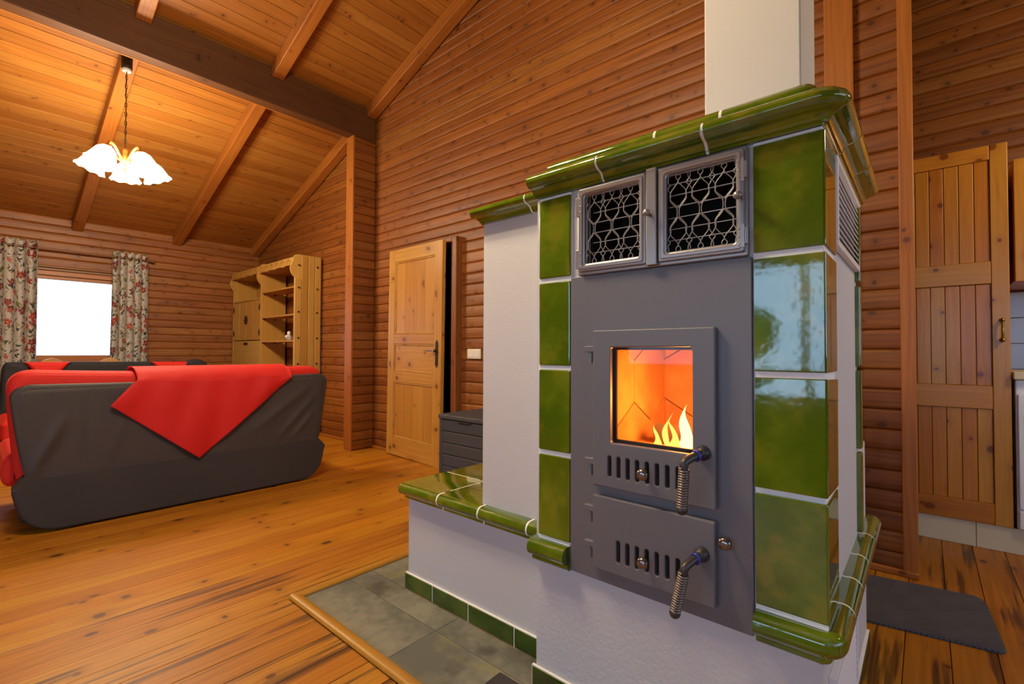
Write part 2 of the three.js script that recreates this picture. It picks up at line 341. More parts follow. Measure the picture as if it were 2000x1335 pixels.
{ // rafters under the boards, clear of the purlin beam
  const a = Math.atan(ROOF);
  const spots = [[-2.735, 'pine rafter lying against the gable log wall'], [-1.78, 'pine rafter between the lamp rafter and the gable wall'], [-0.81, 'pine rafter carrying the chandelier'], [0.16, 'pine rafter just left of the chandelier'], [1.13, 'pine rafter above the seating, toward the garden wall'], [2.1, 'pine rafter nearest the garden wall']];
  for (const [z, label] of spots) {
    const r = thing('rafter', label, 'beam', [0, 0, 0], 'roof rafters'); r.userData.kind = 'structure';
    const cut = (xa, xb) => {
      const l = (xb - xa) / Math.cos(a), g = grain(rb(0, l, 0, 0.128 * Math.cos(a), z - 0.05, z + 0.05, 0.008, 2), 0);
      g.rotateZ(a); g.translate(xa, rafterY(xa), 0); return g;
    };
    part('lower_length', cut(WX + 0.01, -4.465), pick(M.rafter), r);
    part('upper_length', cut(-4.345, RIDGE - 0.01), pick(M.rafter), r);
  }
}
{ // purlin beam and the stub wall it rests on
  const b = thing('purlin_beam', 'heavy dark brown beam crossing under the sloping ceiling', 'beam', [0, 0, 0]); b.userData.kind = 'structure';
  part('timber', grain(rb(-4.46, -4.35, 3.19, 3.52, WZ + 0.012, FZ, 0.006, 2), 2), M.beam, b);
  const cove = grain(bx(-4.475, -4.46, 3.19, 3.22, WZ + 0.012, FZ), 2); part('edge_strip', cove, M.trim, b);
  const s = struct('wall_stub', 'narrow log pier under the beam beside the pine door', 'wall');
  for (let y = 0; y < 3.18; y += H) {
    const h = Math.min(H, 3.188 - y), g = logGeo(0.015, 0.25, y, h, 0.10, 0.009); g.rotateY(-Math.PI / 2); g.rotateY(Math.PI); g.translate(-4.359, 0, WZ + 0.265);
    part('log', g, pick(M.log), s);
  }
  part('end_board', grain(rb(-4.475, -4.345, 0, 3.19, WZ + 0.251, WZ + 0.272, 0.004), 1), M.trim, s);
}
{ // trims
  const t1 = struct('trim_1', 'vertical pine corner board at the end of the log wall', 'trim');
  part('corner_board', grain(rb(-0.086, -0.034, 0, 4.28, WZ - 0.075, WZ + 0.03, 0.005), 1), M.trim, t1);
  const t2 = struct('trim_2', 'vertical pine board on the log wall behind the chimney', 'trim');
  part('board', grain(rb(-0.365, -0.25, 0.02, 4.3, WZ + 0.011, WZ + 0.05, 0.005), 1), M.trim, t2);
  const b = struct('baseboard_back', 'thin pine strip along the foot of the log wall', 'baseboard');
  for (const [a, c] of [[-4.34, -4.02], [-3.0, -0.37], [-0.24, -0.03], [WX + 0.02, -4.48]]) part('strip', grain(rb(a, c, 0, 0.03, WZ + 0.012, WZ + 0.034, 0.008), 0), M.trim, b);
  const b2 = struct('baseboard_left', 'thin pine strip along the foot of the window wall', 'baseboard');
  part('strip', grain(rb(WX + 0.012, WX + 0.034, 0, 0.03, WZ + 0.04, FZ - 0.04, 0.008), 2), M.trim, b2);
}

// ---------------------------------------------------------------- door and windows
{
  const d = struct('door_1', 'pine panelled door standing slightly ajar in the log wall', 'door');
  const fr = (g, ax) => part('frame', grain(g, ax), M.log[2], d, null, 'darker brown door frame');
  fr(rb(-3.075, -3.012, 0, 1.992, WZ - 0.09, WZ + 0.075, 0.006), 1);
  fr(rb(-4.005, -3.955, 0, 1.992, WZ - 0.09, WZ + 0.03, 0.006), 1);
  fr(rb(-3.955, -3.075, 1.945, 1.992, WZ - 0.09, WZ + 0.075, 0.006), 0);
  // leaf, hinged at its left edge, sagging a touch
  const leaf = new THREE.Group(); leaf.name = 'leaf'; leaf.position.set(-3.985, 0.012, WZ + 0.055); leaf.rotation.set(0, -3.0 * Math.PI / 180, -0.9 * Math.PI / 180, 'YZX'); leaf.userData.label = 'three-panel pine door leaf'; d.add(leaf);
  const W = 0.845, HH = 1.965, t = 0.04, L = (n, g, ax, m) => part(n, grain(g, ax), m ?? pick(M.door), leaf);
  L('stile', rb(0, 0.105, 0, HH, 0, t, 0.004), 1); L('stile', rb(W - 0.105, W, 0, HH, 0, t, 0.004), 1);
  const rails = [[0, 0.17], [0.70, 0.80], [1.06, 1.155], [HH - 0.12, HH]];
  for (const [a, b] of rails) L('rail', rb(0.105, W - 0.105, a, b, 0.001, t - 0.001, 0.004), 0);
  for (const [a, b] of [[0.17, 0.70], [0.80, 1.06], [1.155, HH - 0.12]]) {
    const n = b - a > 0.3 ? 4 : 1, w = (W - 0.21) / n;
    if (n > 1) for (let i = 0; i < n; i++) L('panel_board', rb(0.105 + i * w + 0.0005, 0.105 + (i + 1) * w - 0.0005, a, b, 0.01, t - 0.014, 0.0015), 1);
    else L('panel_board', rb(0.105, W - 0.105, a, b, 0.01, t - 0.014, 0.002), 0);
    for (const [g, ax] of [[rb(0.105, 0.12, a, b, 0.015, t - 0.005, 0.006), 1], [rb(W - 0.12, W - 0.105, a, b, 0.015, t - 0.005, 0.006), 1], [rb(0.12, W - 0.12, a, a + 0.015, 0.015, t - 0.005, 0.006), 0], [rb(0.12, W - 0.12, b - 0.015, b, 0.015, t - 0.005, 0.006), 0]]) L('bead', g, ax);
  }
  part('handle_plate', merge([extrude(shapeOf([[-0.018, -0.1], [0, -0.125], [0.018, -0.1], [0.016, 0.09], [0, 0.115], [-0.016, 0.09]]), 0.005, 0.002), cyl(0.013, 0.013, 0.03, 16).rotateX(Math.PI / 2).translate(0, 0.02, 0.02)]), M.ironwork, leaf, [W - 0.055, 0.985, t]);
  part('lever', tube([[0, 0.02, 0.032], [-0.02, 0.024, 0.045], [-0.06, 0.022, 0.045], [-0.105, 0.026, 0.04]], 0.008, 20, 8), M.nickel, leaf, [W - 0.055, 0.985, t]);
}
{
  const w = struct('window_1', 'bright window between floral curtains', 'window');
  const { z0, z1, y0, y1 } = WIN, mid = (z0 + z1) / 2;
  const f = (g, ax) => part('frame', grain(g, ax), M.trim, w);
  const X0 = WX - 0.075, X1 = WX - 0.01;
  f(rb(X0, X1 + 0.03, y1 - 0.05, y1, z0, z1, 0.004), 2); f(rb(X0, X1 + 0.05, y0, y0 + 0.04, z0, z1, 0.004), 2);
  f(rb(X0, X1 + 0.03, y0 + 0.04, y1 - 0.05, z0, z0 + 0.06, 0.004), 1); f(rb(X0, X1 + 0.03, y0 + 0.04, y1 - 0.05, z1 - 0.06, z1, 0.004), 1);
  const s = (g, ax) => part('sash', grain(g, ax), M.trim, w);
  s(rb(X0 + 0.01, X1, y1 - 0.09, y1 - 0.051, z0 + 0.06, z1 - 0.06, 0.004), 2); s(rb(X0 + 0.01, X1, y0 + 0.04, y0 + 0.1, z0 + 0.06, z1 - 0.06, 0.004), 2);
  part('pane', bx(X0 + 0.03, X0 + 0.034, y0 + 0.1, y1 - 0.09, z0 + 0.06, z1 - 0.06), M.glass, w);
  const a = (g, ax) => part('architrave', grain(g, ax), M.trim, w);
  a(rb(WX + 0.012, WX + 0.03, y1 + 0.001, y1 + 0.07, z0 - 0.06, z1 + 0.06, 0.004), 2); a(rb(WX + 0.012, WX + 0.03, y0 - 0.06, y1, z0 - 0.06, z0 - 0.001, 0.004), 1); a(rb(WX + 0.012, WX + 0.03, y0 - 0.06, y1, z1 + 0.001, z1 + 0.06, 0.004), 1);
}
{
  const w = struct('window_2', 'wide garden window behind the viewer', 'window');
  const { x0, x1, y0, y1 } = WIN2, Z0 = FZ + 0.0, Z1 = FZ + 0.07, n = 5, W = (x1 - x0) / n;
  const f = (g, ax) => part('frame', grain(g, ax), M.trim, w);
  f(rb(x0, x1, y1 - 0.06, y1, Z0, Z1, 0.004), 0); f(rb(x0, x1, y0, y0 + 0.06, Z0, Z1, 0.004), 0);
  for (let i = 0; i <= n; i++) { const c = clamp(x0 + i * W, x0 + 0.035, x1 - 0.035); f(rb(c - 0.035, c + 0.035, y0 + 0.06, y1 - 0.06, Z0, Z1, 0.004), 1); }
  for (let i = 0; i < n; i++) part('pane', bx(x0 + i * W + 0.036, x0 + (i + 1) * W - 0.036, y0 + 0.06, y1 - 0.06, Z0 + 0.03, Z0 + 0.034), M.glass, w);
}
{
  const w = struct('window_3', 'kitchen side window right of the viewer', 'window');
  const { z0, z1, y0, y1 } = WIN3, X0 = RX, X1 = RX + 0.07;
  const f = (g, ax) => part('frame', grain(g, ax), M.trim, w);
  f(rb(X0, X1, y1 - 0.06, y1, z0, z1, 0.004), 2); f(rb(X0, X1, y0, y0 + 0.06, z0, z1, 0.004), 2);
  for (const c of [z0 + 0.035, (z0 + z1) / 2, z1 - 0.035]) f(rb(X0, X1, y0 + 0.06, y1 - 0.06, c - 0.035, c + 0.035, 0.004), 1);
  for (const [a, b] of [[z0 + 0.071, (z0 + z1) / 2 - 0.036], [(z0 + z1) / 2 + 0.036, z1 - 0.071]]) part('pane', bx(X0 + 0.03, X0 + 0.034, y0 + 0.06, y1 - 0.06, a, b), M.glass, w);
}
// garden outside
{
  const g = thing('lawn', 'pale lawn outside the windows', 'lawn'); g.userData.kind = 'structure';
  part('ground', bx(-40, 40, -0.5, -0.3, -40, 40), M.lawn, g);
  const tr = thing('garden_tree', 'bare tree trunk outside the garden window', 'tree', [-1.15, -0.3, 7.0]);
  part('trunk', tube([[0, 0, 0], [0.05, 1, 0], [0.02, 2.2, 0.05], [0.1, 4, 0]], 0.11, 24, 10), M.bark, tr);
  part('limb', tube([[0.03, 1.9, 0.02], [0.5, 2.6, 0.1], [0.9, 3.6, 0.2]], 0.06, 16, 8), M.bark, tr);
  const sh = thing('garden_shrub', 'round clipped shrub outside the garden window', 'shrub', [-2.6, -0.3, 7.5]);
  const ball = new THREE.IcosahedronGeometry(0.55, 5), p = ball.attributes.position;
  for (let i = 0; i < p.count; i++) { const x = p.getX(i), y = p.getY(i), z = p.getZ(i), k = 1 + 0.18 * (fbm(x + 3, y + z + 3, 6, 6, 3, 77) - 0.5); p.setXYZ(i, x * k, y * k, z * k); }
  ball.computeVertexNormals(); part('foliage', ball, M.leaf, sh, [0, 1.75, 0]); part('trunk', cyl(0.05, 0.06, 1.4), M.bark, sh, [0, 0.7, 0]);
}

// ---------------------------------------------------------------- tiled stove
const SF = -1.13, TF = -1.118, SX0 = -0.884, SX1 = -0.161, SB = -1.80;   // plaster front, tile face, sides, back
const stove = thing('tiled_stove', 'white plastered wood stove with olive green glazed tiles and iron fire door', 'stove', [0, 0, 0]);
const uvTile = (g) => grain(g, 0, 0.5, 0.5), wet = (l) => uvTile(merge(l));
// plaster body, hollow round the fire chamber and the warming vent
part('plaster_body', wet([
  bx(SX0, SX1, 0, 0.70, SB - 0.22, SF), bx(SX0, -0.70, 0.70, 1.465, SB, SF), bx(-0.335, SX1, 0.70, 1.225, SB, SF), bx(-0.298, SX1, 1.225, 1.465, SB, SF),
  bx(-0.70, -0.335, 0.70, 1.465, SB, -1.62), bx(-0.70, -0.335, 1.085, 1.225, -1.62, SF), bx(-0.70, -0.298, 1.225, 1.465, -1.62, -1.32),
  bx(-0.70, -0.298, 1.445, 1.465, -1.62, SF),
]), M.plaster, stove);
part('plaster_column', uvTile(bx(-1.22, SX0, 0.40, 1.468, -1.78, -1.24)), M.plasterFine, stove, null, 'plain white plastered side column');
part('plaster_bench', uvTile(bx(-1.656, SX0, 0, 0.425, -1.78, -1.24)), M.plasterFine, stove, null, 'white plastered bench side');
part('top_slab', bx(SX0, SX1, 1.465, 1.50, SB, -1.15), M.plaster, stove);

// wall tiles either side of the iron plate, each tilted a hair as set by hand
const rows = [[1.216, 1.450], [0.960, 1.203], [0.7125, 0.948], [0.463, 0.700]];
part('grout_bed', merge([rb(-0.872, -0.757, 0.455, 1.458, SF - 0.01, TF - 0.005, 0.002), rb(-0.281, -0.152, 0.455, 1.458, SF - 0.01, TF - 0.005, 0.002), rb(-0.163, -0.152, 0.455, 1.458, -1.262, TF - 0.006, 0.002)]), M.grout, stove);
const tilts = [[0, 0], [0.004, 0], [0.034, -0.004], [-0.012, 0.004]];
rows.forEach(([a, b], i) => {
  const gl = uvTile(rb(-0.056, 0.056, -(b - a) / 2, (b - a) / 2, -0.014, 0, 0.005, 3));
  const t = part('wall_tile', gl, M.glaze, stove, [-0.8135, (a + b) / 2, TF]); t.rotation.set(R(-0.004, 0.004), R(-0.004, 0.004), 0);
  // corner tile: face and a short return round the edge
  const c = new THREE.Shape(); c.moveTo(0, 0); c.lineTo(0, 0.013); c.lineTo(0.126, 0.013); c.quadraticCurveTo(0.132, 0.013, 0.132, 0.007); c.lineTo(0.132, -0.13); c.lineTo(0.12, -0.13); c.lineTo(0.12, 0); c.closePath();
  const g = extrude(c, b - a - 0.006, 0.003, 2, 6); g.rotateX(-Math.PI / 2); g.scale(1, 1, -1);
  // after the turn: x stays, shape y -> z, depth -> y ; keep the winding outward
  const idx = g.attributes.position.count; for (const k of ['position', 'normal', 'uv']) { const A = g.attributes[k], z = A.itemSize; for (let q = 0; q < idx; q += 3) for (let w = 0; w < z; w++) { const s = A.array[(q + 1) * z + w]; A.array[(q + 1) * z + w] = A.array[(q + 2) * z + w]; A.array[(q + 2) * z + w] = s; } }
  g.computeVertexNormals();
  g.translate(-0.066, -(b - a) / 2 + 0.003, -0.013); uvTile(g);
  const m = part('corner_tile', g, M.glaze, stove, [-0.2135, (a + b) / 2, TF], 'green corner tile'); m.rotation.set(-tilts[i][0], tilts[i][1], 0);
});
// rear corner tiles, seen edge on
rows.forEach(([a, b]) => part('rear_tile', uvTile(rb(-0.17, -0.147, a, b, -1.80, -1.765, 0.004)), M.glaze, stove));

// moulded tiles: profiles of [out, y]
function bull(cx, cy, r, a0, a1, n) { const o = []; for (let i = 0; i <= n; i++) { const a = lerp(a0, a1, i / n) * Math.PI / 180; o.push([cx + r * Math.cos(a), cy + r * Math.sin(a)]); } return o; }
const capProfile = (y, k = 0.78) => [[-0.05, 0], [0.013, 0], [0.015, 0.007], [0.019, 0.008], [0.021, 0.017], [0.026, 0.024], [0.033, 0.029], ...bull(0.03, 0.056, 0.027, -75, 90, 12), [-0.05, 0.083]].map(([o, h]) => [o, y + h * k]);
const lipProfile = (y) => [[-0.05, y], [0.0, y], ...bull(0.002, y + 0.026, 0.024, -80, 90, 10), [-0.05, y + 0.05]];
const beadProfile = (y) => [[-0.02, y], [0.004, y], ...bull(0.006, y + 0.011, 0.011, -85, 40, 5), [0.014, y + 0.021], ...bull(0.018, y + 0.045, 0.025, -100, 110, 12), [-0.004, y + 0.069], [-0.02, y + 0.069]];
const G = 0.0035;
function run(name, pts, prof, label) { const g = sweep(pts, prof); part(name, uvTile(g), M.glaze, stove, null, label); }
function corner(x, z, back, r = 0.006) { const o = []; for (let i = 0; i <= 4; i++) { const a = (1 - i / 4) * Math.PI / 2; o.push([x - r + r * Math.cos(a), z - r + r * Math.sin(a)]); } return o; }
{ // cornice round the top, second course above, cap of the column
  const y = 1.459;
  run('cornice_tile', [[-0.885, SF], [-0.650 - G, SF]], capProfile(y)); run('cornice_tile', [[-0.650 + G, SF], [-0.376 - G, SF]], capProfile(y));
  run('cornice_tile', [[-0.376 + G, SF], ...corner(SX1, SF), [SX1, -1.33 + G]], capProfile(y), 'green cornice corner tile');
  run('cornice_tile', [[SX1, -1.33 - G], [SX1, -1.56 + G]], capProfile(y)); run('cornice_tile', [[SX1, -1.56 - G], [SX1, SB - 0.03]], capProfile(y));
  for (const x of [-0.650, -0.376]) part('cornice_joint', sweep([[x - G, SF - 0.002], [x + G, SF - 0.002]], capProfile(y)), M.grout, stove); for (const z of [-1.33, -1.56]) part('cornice_joint', sweep([[SX1 - 0.003, z + G], [SX1 - 0.003, z - G]], capProfile(y)), M.grout, stove);
  const y2 = 1.541, z2 = -1.205, x2 = -0.195;
  run('upper_cornice_tile', [[-0.885, z2], [-0.535 - G, z2]], lipProfile(y2)); run('upper_cornice_tile', [[-0.535 + G, z2], [-0.368 - G, z2]], lipProfile(y2));
  run('upper_cornice_tile', [[-0.368 + G, z2], ...corner(x2, z2), [x2, SB]], lipProfile(y2));
  for (const x of [-0.535, -0.368]) part('upper_cornice_joint', sweep([[x - G, z2], [x + G, z2]], lipProfile(y2)), M.grout, stove);
  part('top_fill', bx(-0.88, -0.21, 1.50, 1.58, SB, -1.235), M.plaster, stove);
  run('column_cap_tile', [[-1.222, -1.60], [-1.222, -1.246], [-1.216, -1.24], [-0.985 - G, -1.24]].slice(1), capProfile(1.466, 0.66)); run('column_cap_tile', [[-0.985 + G, -1.24], [SX0, -1.24]], capProfile(1.466, 0.66));
  part('column_cap_joint', sweep([[-0.985 - G, -1.242], [-0.985 + G, -1.242]], capProfile(1.466, 0.66)), M.grout, stove);
  part('column_top', bx(-1.218, SX0, 1.468, 1.515, -1.78, -1.28), M.plaster, stove);
}
{ // bead between base and tiles
  const y = 0.384;
  run('bead_tile', [[-0.888, SF], [-0.762, SF]], beadProfile(y));
  run('bead_tile', [[-0.279, SF], ...corner(SX1, SF), [SX1, -1.265 + G]], beadProfile(y), 'green bead corner tile');
  for (const [a, b] of [[-1.265, -1.425], [-1.425, -1.60], [-1.60, -1.80], [-1.80, -2.02]]) run('bead_tile', [[SX1, a - G], [SX1, b + G]], beadProfile(y));
  for (const z of [-1.265, -1.425, -1.6, -1.8]) part('bead_joint', sweep([[SX1 - 0.001, z + G], [SX1 - 0.001, z - G]], beadProfile(y)), M.grout, stove);
  for (const [a, b] of [[-0.868, -0.76], [-0.28, -0.15]]) part('bead_joint', bx(a, b, 0.4535, 0.459, SF, TF - 0.002), M.grout, stove);
}
{ // bench top tiles with bullnose front
  const y = 0.381, xs = [-1.672, -1.428, -1.205, -0.981, SX0];
  const benchProfile = [[-0.215, 0.425], [-0.005, 0.425], [-0.005, y], [0.008, y], [0.010, y + 0.018], ...bull(0.020, y + 0.042, 0.0245, -115, 90, 12), [-0.215, y + 0.0665]];
  for (let i = 0; i < 4; i++) { const col = i >= 2; run('bench_tile', [[xs[i] + (i ? G : 0), -1.24], [xs[i + 1] - (i < 3 ? G : 0), -1.24]], col ? [[-0.0, y], [0.008, y], [0.010, y + 0.018], ...bull(0.020, y + 0.042, 0.0245, -115, 90, 12), [0, y + 0.0665]] : benchProfile); }
  for (const [a, b] of [[-1.672, -1.428], [-1.428, -1.222]]) part('bench_tile', uvTile(rb(a + G, b - G / 2, 0.425, 0.4475, -1.69, -1.458 - G, 0.003)), M.glaze, stove);
  part('bench_bed', bx(-1.665, -1.222, 0.425, 0.4465, -1.69, -1.27), M.grout, stove);
  for (const x of xs.slice(1, 4)) part('bench_joint', sweep([[x - G, -1.2405], [x + G, -1.2405]], [[-0.0, y], [0.008, y], [0.010, y + 0.018], ...bull(0.020, y + 0.042, 0.0245, -115, 90, 12), [0, y + 0.0665]]), M.grout, stove);
}
{ // skirting tiles
  const sk = (g) => part('skirting_tile', uvTile(g), M.skirt, stove);
  const xs = [-1.667, -1.49, -1.285, -1.06, -0.90];
  for (let i = 0; i < 4; i++) sk(rb(xs[i] + (i ? 0.002 : 0), xs[i + 1] - 0.002, 0.003, 0.067, -1.2405, -1.23, 0.003));
  for (let i = 0; i < 3; i++) sk(rb(-0.895 + i * 0.247 + 0.002, -0.895 + (i + 1) * 0.247 - 0.002, 0.003, 0.067, SF - 0.0005, SF + 0.01, 0.003));
  for (let i = 0; i < 4; i++) sk(rb(SX1 + 0.0005, SX1 + 0.011, 0.003, 0.067, SF - (i + 1) * 0.22 + 0.002, SF - i * 0.22 - 0.002, 0.003));
  sk(rb(-1.667, -1.6565, 0.003, 0.067, -1.5, -1.242, 0.003));
  part('skirting_joint', merge([bx(-1.666, -0.9, 0, 0.0705, -1.241, -1.2325), bx(-0.895, -0.16, 0, 0.0705, SF - 0.001, SF + 0.0075), bx(SX1, SX1 + 0.0085, 0, 0.0705, SF - 0.88, SF)]), M.grout, stove);
}
// iron front
function roundRect(x0, x1, y0, y1, r, P = THREE.Shape) { const s = new P(); s.moveTo(x0 + r, y0); s.lineTo(x1 - r, y0); s.absarc(x1 - r, y0 + r, r, -Math.PI / 2, 0, false); s.lineTo(x1, y1 - r); s.absarc(x1 - r, y1 - r, r, 0, Math.PI / 2, false); s.lineTo(x0 + r, y1); s.absarc(x0 + r, y1 - r, r, Math.PI / 2, Math.PI, false); s.lineTo(x0, y0 + r); s.absarc(x0 + r, y0 + r, r, Math.PI, 1.5 * Math.PI, false); return s; }
{ const o = roundRect(-0.755, -0.284, 0.391, 1.21, 0.004); o.holes.push(roundRect(-0.655, -0.372, 0.752, 1.03, 0.008, THREE.Path)); part('iron_front', extrude(o, 0.011, 0.002, 2).translate(0, 0, TF - 0.013), M.iron, stove, null, 'dark grey iron plate around the fire door'); }
function slots(shape, xs, y0, y1) { for (const x of xs) { const p = new THREE.Path(), w = 0.0052; p.absarc(x, y1 - w, w, 0, Math.PI, false); p.absarc(x, y0 + w, w, Math.PI, 2 * Math.PI, false); p.closePath(); shape.holes.push(p); } return shape; }
function ironDoor(name, label, x0, x1, y0, y1, glass, sx, sy) {
  const d = new THREE.Group(); d.name = name; d.userData.label = label; stove.add(d);
  const s = roundRect(x0, x1, y0, y1, 0.004);
  if (glass) s.holes.push(roundRect(...glass, 0.006, THREE.Path));
  slots(s, sx, ...sy);
  const g = extrude(s, 0.012, 0.003, 2, 8); g.translate(0, 0, TF + 0.004); part('door_plate', g, M.iron, d);
  part('slot_backing', bx(sx[0] - 0.01, sx[sx.length - 1] + 0.01, sy[0] - 0.006, sy[1] + 0.006, TF + 0.001, TF + 0.004), M.slot, d);
  return d;
}
function springHandle(d, bx0, by0, el, tip) {
  const z0 = TF + 0.018;
  part('handle_boss', lathe([[0, 0], [0.017, 0], [0.017, 0.008], [0.012, 0.012], [0.011, 0.02], [0, 0.02]], 20).rotateX(Math.PI / 2), M.ironDark, d, [bx0, by0, z0]);
  const A = [bx0, by0, z0 + 0.015], B = [lerp(bx0, el[0], 0.55), lerp(by0, el[1], 0.4), z0 + 0.042], C = [el[0], el[1], z0 + 0.06];
  part('handle_arm', tube([A, B, C, [lerp(el[0], tip[0], 0.14), lerp(el[1], tip[1], 0.14), z0 + 0.062]], 0.0095, 24, 12), M.ironDark, d);
  part('heat_ring', new THREE.TorusGeometry(0.011, 0.0022, 8, 20).rotateY(-0.3), M.heatBlue, d, [lerp(A[0], B[0], 0.55), lerp(A[1], B[1], 0.55), lerp(A[2], B[2], 0.55)]);
  const S = new THREE.Vector3(lerp(el[0], tip[0], 0.12), lerp(el[1], tip[1], 0.12), z0 + 0.062), E = new THREE.Vector3(tip[0], tip[1], z0 + 0.062), n = 16, pts = [];
  const ax = E.clone().sub(S), u = new THREE.Vector3(0, 0, 1), v = ax.clone().normalize().cross(u).normalize();
  for (let i = 0; i <= n * 8; i++) { const a = i / 8 * 2 * Math.PI, q = S.clone().addScaledVector(ax, i / (n * 8)); q.addScaledVector(u, Math.cos(a) * 0.0095).addScaledVector(v, Math.sin(a) * 0.0095); pts.push(q.toArray()); }
  part('spring_grip', tube(pts, 0.0032, n * 10, 6), M.spring, d, null, 'coiled spring handle grip');
  part('grip_core', tube([S.toArray(), S.clone().lerp(E, 0.5).toArray(), E.toArray()], 0.0075, 6, 10), M.ironDark, d);
  part('grip_end', new THREE.SphereGeometry(0.0125, 16, 10), M.ironDark, d, E.toArray());
}
function knob(d, x, y, z, name = 'knob') { part(name, lathe([[0, 0], [0.005, 0], [0.005, 0.016], [0.0125, 0.018], [0.0145, 0.023], [0.0125, 0.029], [0.006, 0.032], [0, 0.032]], 20).rotateX(Math.PI / 2), M.knobSteel, d, [x, y, z], 'round steel air-vent knob'); }
{
  const xs8 = Array.from({ length: 8 }, (_, i) => -0.622 + i * 0.0258), xs7 = Array.from({ length: 7 }, (_, i) => -0.597 + i * 0.0258);
  const d1 = ironDoor('fire_door', 'iron fire door with glass pane', -0.672, -0.356, 0.648, 1.058, [-0.62, -0.407, 0.765, 1.013], xs8, [0.677, 0.731]);
  part('glass_pane', bx(-0.63, -0.397, 0.755, 1.023, TF - 0.002, TF + 0.003), M.fireGlass, d1);
  const fr = roundRect(-0.634, -0.393, 0.751, 1.027, 0.008); fr.holes.push(roundRect(-0.613, -0.414, 0.772, 1.006, 0.004, THREE.Path));
  part('glass_frame', extrude(fr, 0.006, 0.001, 1, 6).translate(0, 0, TF - 0.010), M.slot, d1);
  knob(d1, -0.520, 0.704, TF + 0.018); springHandle(d1, -0.382, 0.773, [-0.402, 0.758], [-0.408, 0.655]);
  const d2 = ironDoor('ash_door', 'plain iron ash door with slots', -0.673, -0.358, 0.430, 0.622, null, xs7, [0.462, 0.518]);
  knob(d2, -0.520, 0.492, TF + 0.018); springHandle(d2, -0.386, 0.545, [-0.402, 0.53], [-0.424, 0.425]);
  knob(stove, -0.336, 0.582, TF, 'damper_knob');
  for (const y of [1.0, 0.70, 0.575, 0.48]) { part('hinge', merge([rb(-0.7, -0.672, y, y + 0.016, TF, TF + 0.016, 0.002), cyl(0.006, 0.006, 0.034, 12).translate(-0.683, y - 0.012, TF + 0.008)]), M.iron, stove); }
}
// fire chamber lined with six-sided firebricks
{
  const z0 = TF - 0.016, z1 = -1.60, x0 = -0.69, x1 = -0.345, y0 = 0.715, y1 = 1.075, hex = (r) => { const s = new THREE.Shape(); for (let i = 0; i < 6; i++) { const a = i * Math.PI / 3 + Math.PI / 6; i ? s.lineTo(Math.cos(a) * r, Math.sin(a) * r) : s.moveTo(Math.cos(a) * r, Math.sin(a) * r); } s.closePath(); return s; };
  const r = 0.13, hx = extrude(hex(r - 0.002), 0.006, 0.002, 1); uvTile(hx);
  part('chamber_shell', merge([bx(x0 - 0.01, x0, y0 - 0.01, y1 + 0.01, z1, z0), bx(x1, x1 + 0.01, y0 - 0.01, y1 + 0.01, z1, z0), bx(x0, x1, y0 - 0.015, y0, z1, z0), bx(x0, x1, y1, y1 + 0.01, z1, z0), bx(x0, x1, y0, y1, z1 - 0.01, z1)]), M.slot, stove);
  const clipHex = (u0, u1, v0, v1, put) => {
    for (let j = 0; j < 3; j++) for (let i = -1; i < 4; i++) {
      const w = r * Math.sqrt(3), cx = u0 + i * w + (j % 2 ? w / 2 : 0), cy = v0 + j * r * 1.5;
      let poly = Array.from({ length: 6 }, (_, k) => [cx + Math.cos(k * Math.PI / 3 + Math.PI / 6) * (r - 0.002), cy + Math.sin(k * Math.PI / 3 + Math.PI / 6) * (r - 0.002)]);
      for (const [ax, lim, sg] of [[0, u0, 1], [0, u1, -1], [1, v0, 1], [1, v1, -1]]) { const out = []; for (let k = 0; k < poly.length; k++) { const a = poly[k], b = poly[(k + 1) % poly.length], ia = (a[ax] - lim) * sg >= 0, ib = (b[ax] - lim) * sg >= 0; if (ia) out.push(a); if (ia !== ib) { const t = (lim - a[ax]) / (b[ax] - a[ax]); out.push([lerp(a[0], b[0], t), lerp(a[1], b[1], t)]); } } poly = out; }
      if (poly.length < 3 || Math.abs(areaOf(poly)) < 0.0012) continue;
      const g = extrude(shapeOf(poly), 0.008, 0.0015, 1); uvTile(g); put(g); part('firebrick', g, M.brick, stove);
    }
  };
  clipHex(x0, x1, y0, y1, g => g.translate(0, 0, z1));
  clipHex(-z0, -z1, y0, y1, g => { g.rotateY(Math.PI / 2); g.translate(x0, 0, 0); });
  part('chamber_floor', uvTile(rb(x0, x1, y0, y0 + 0.012, z1, z0, 0.003)), M.brick, stove);
}
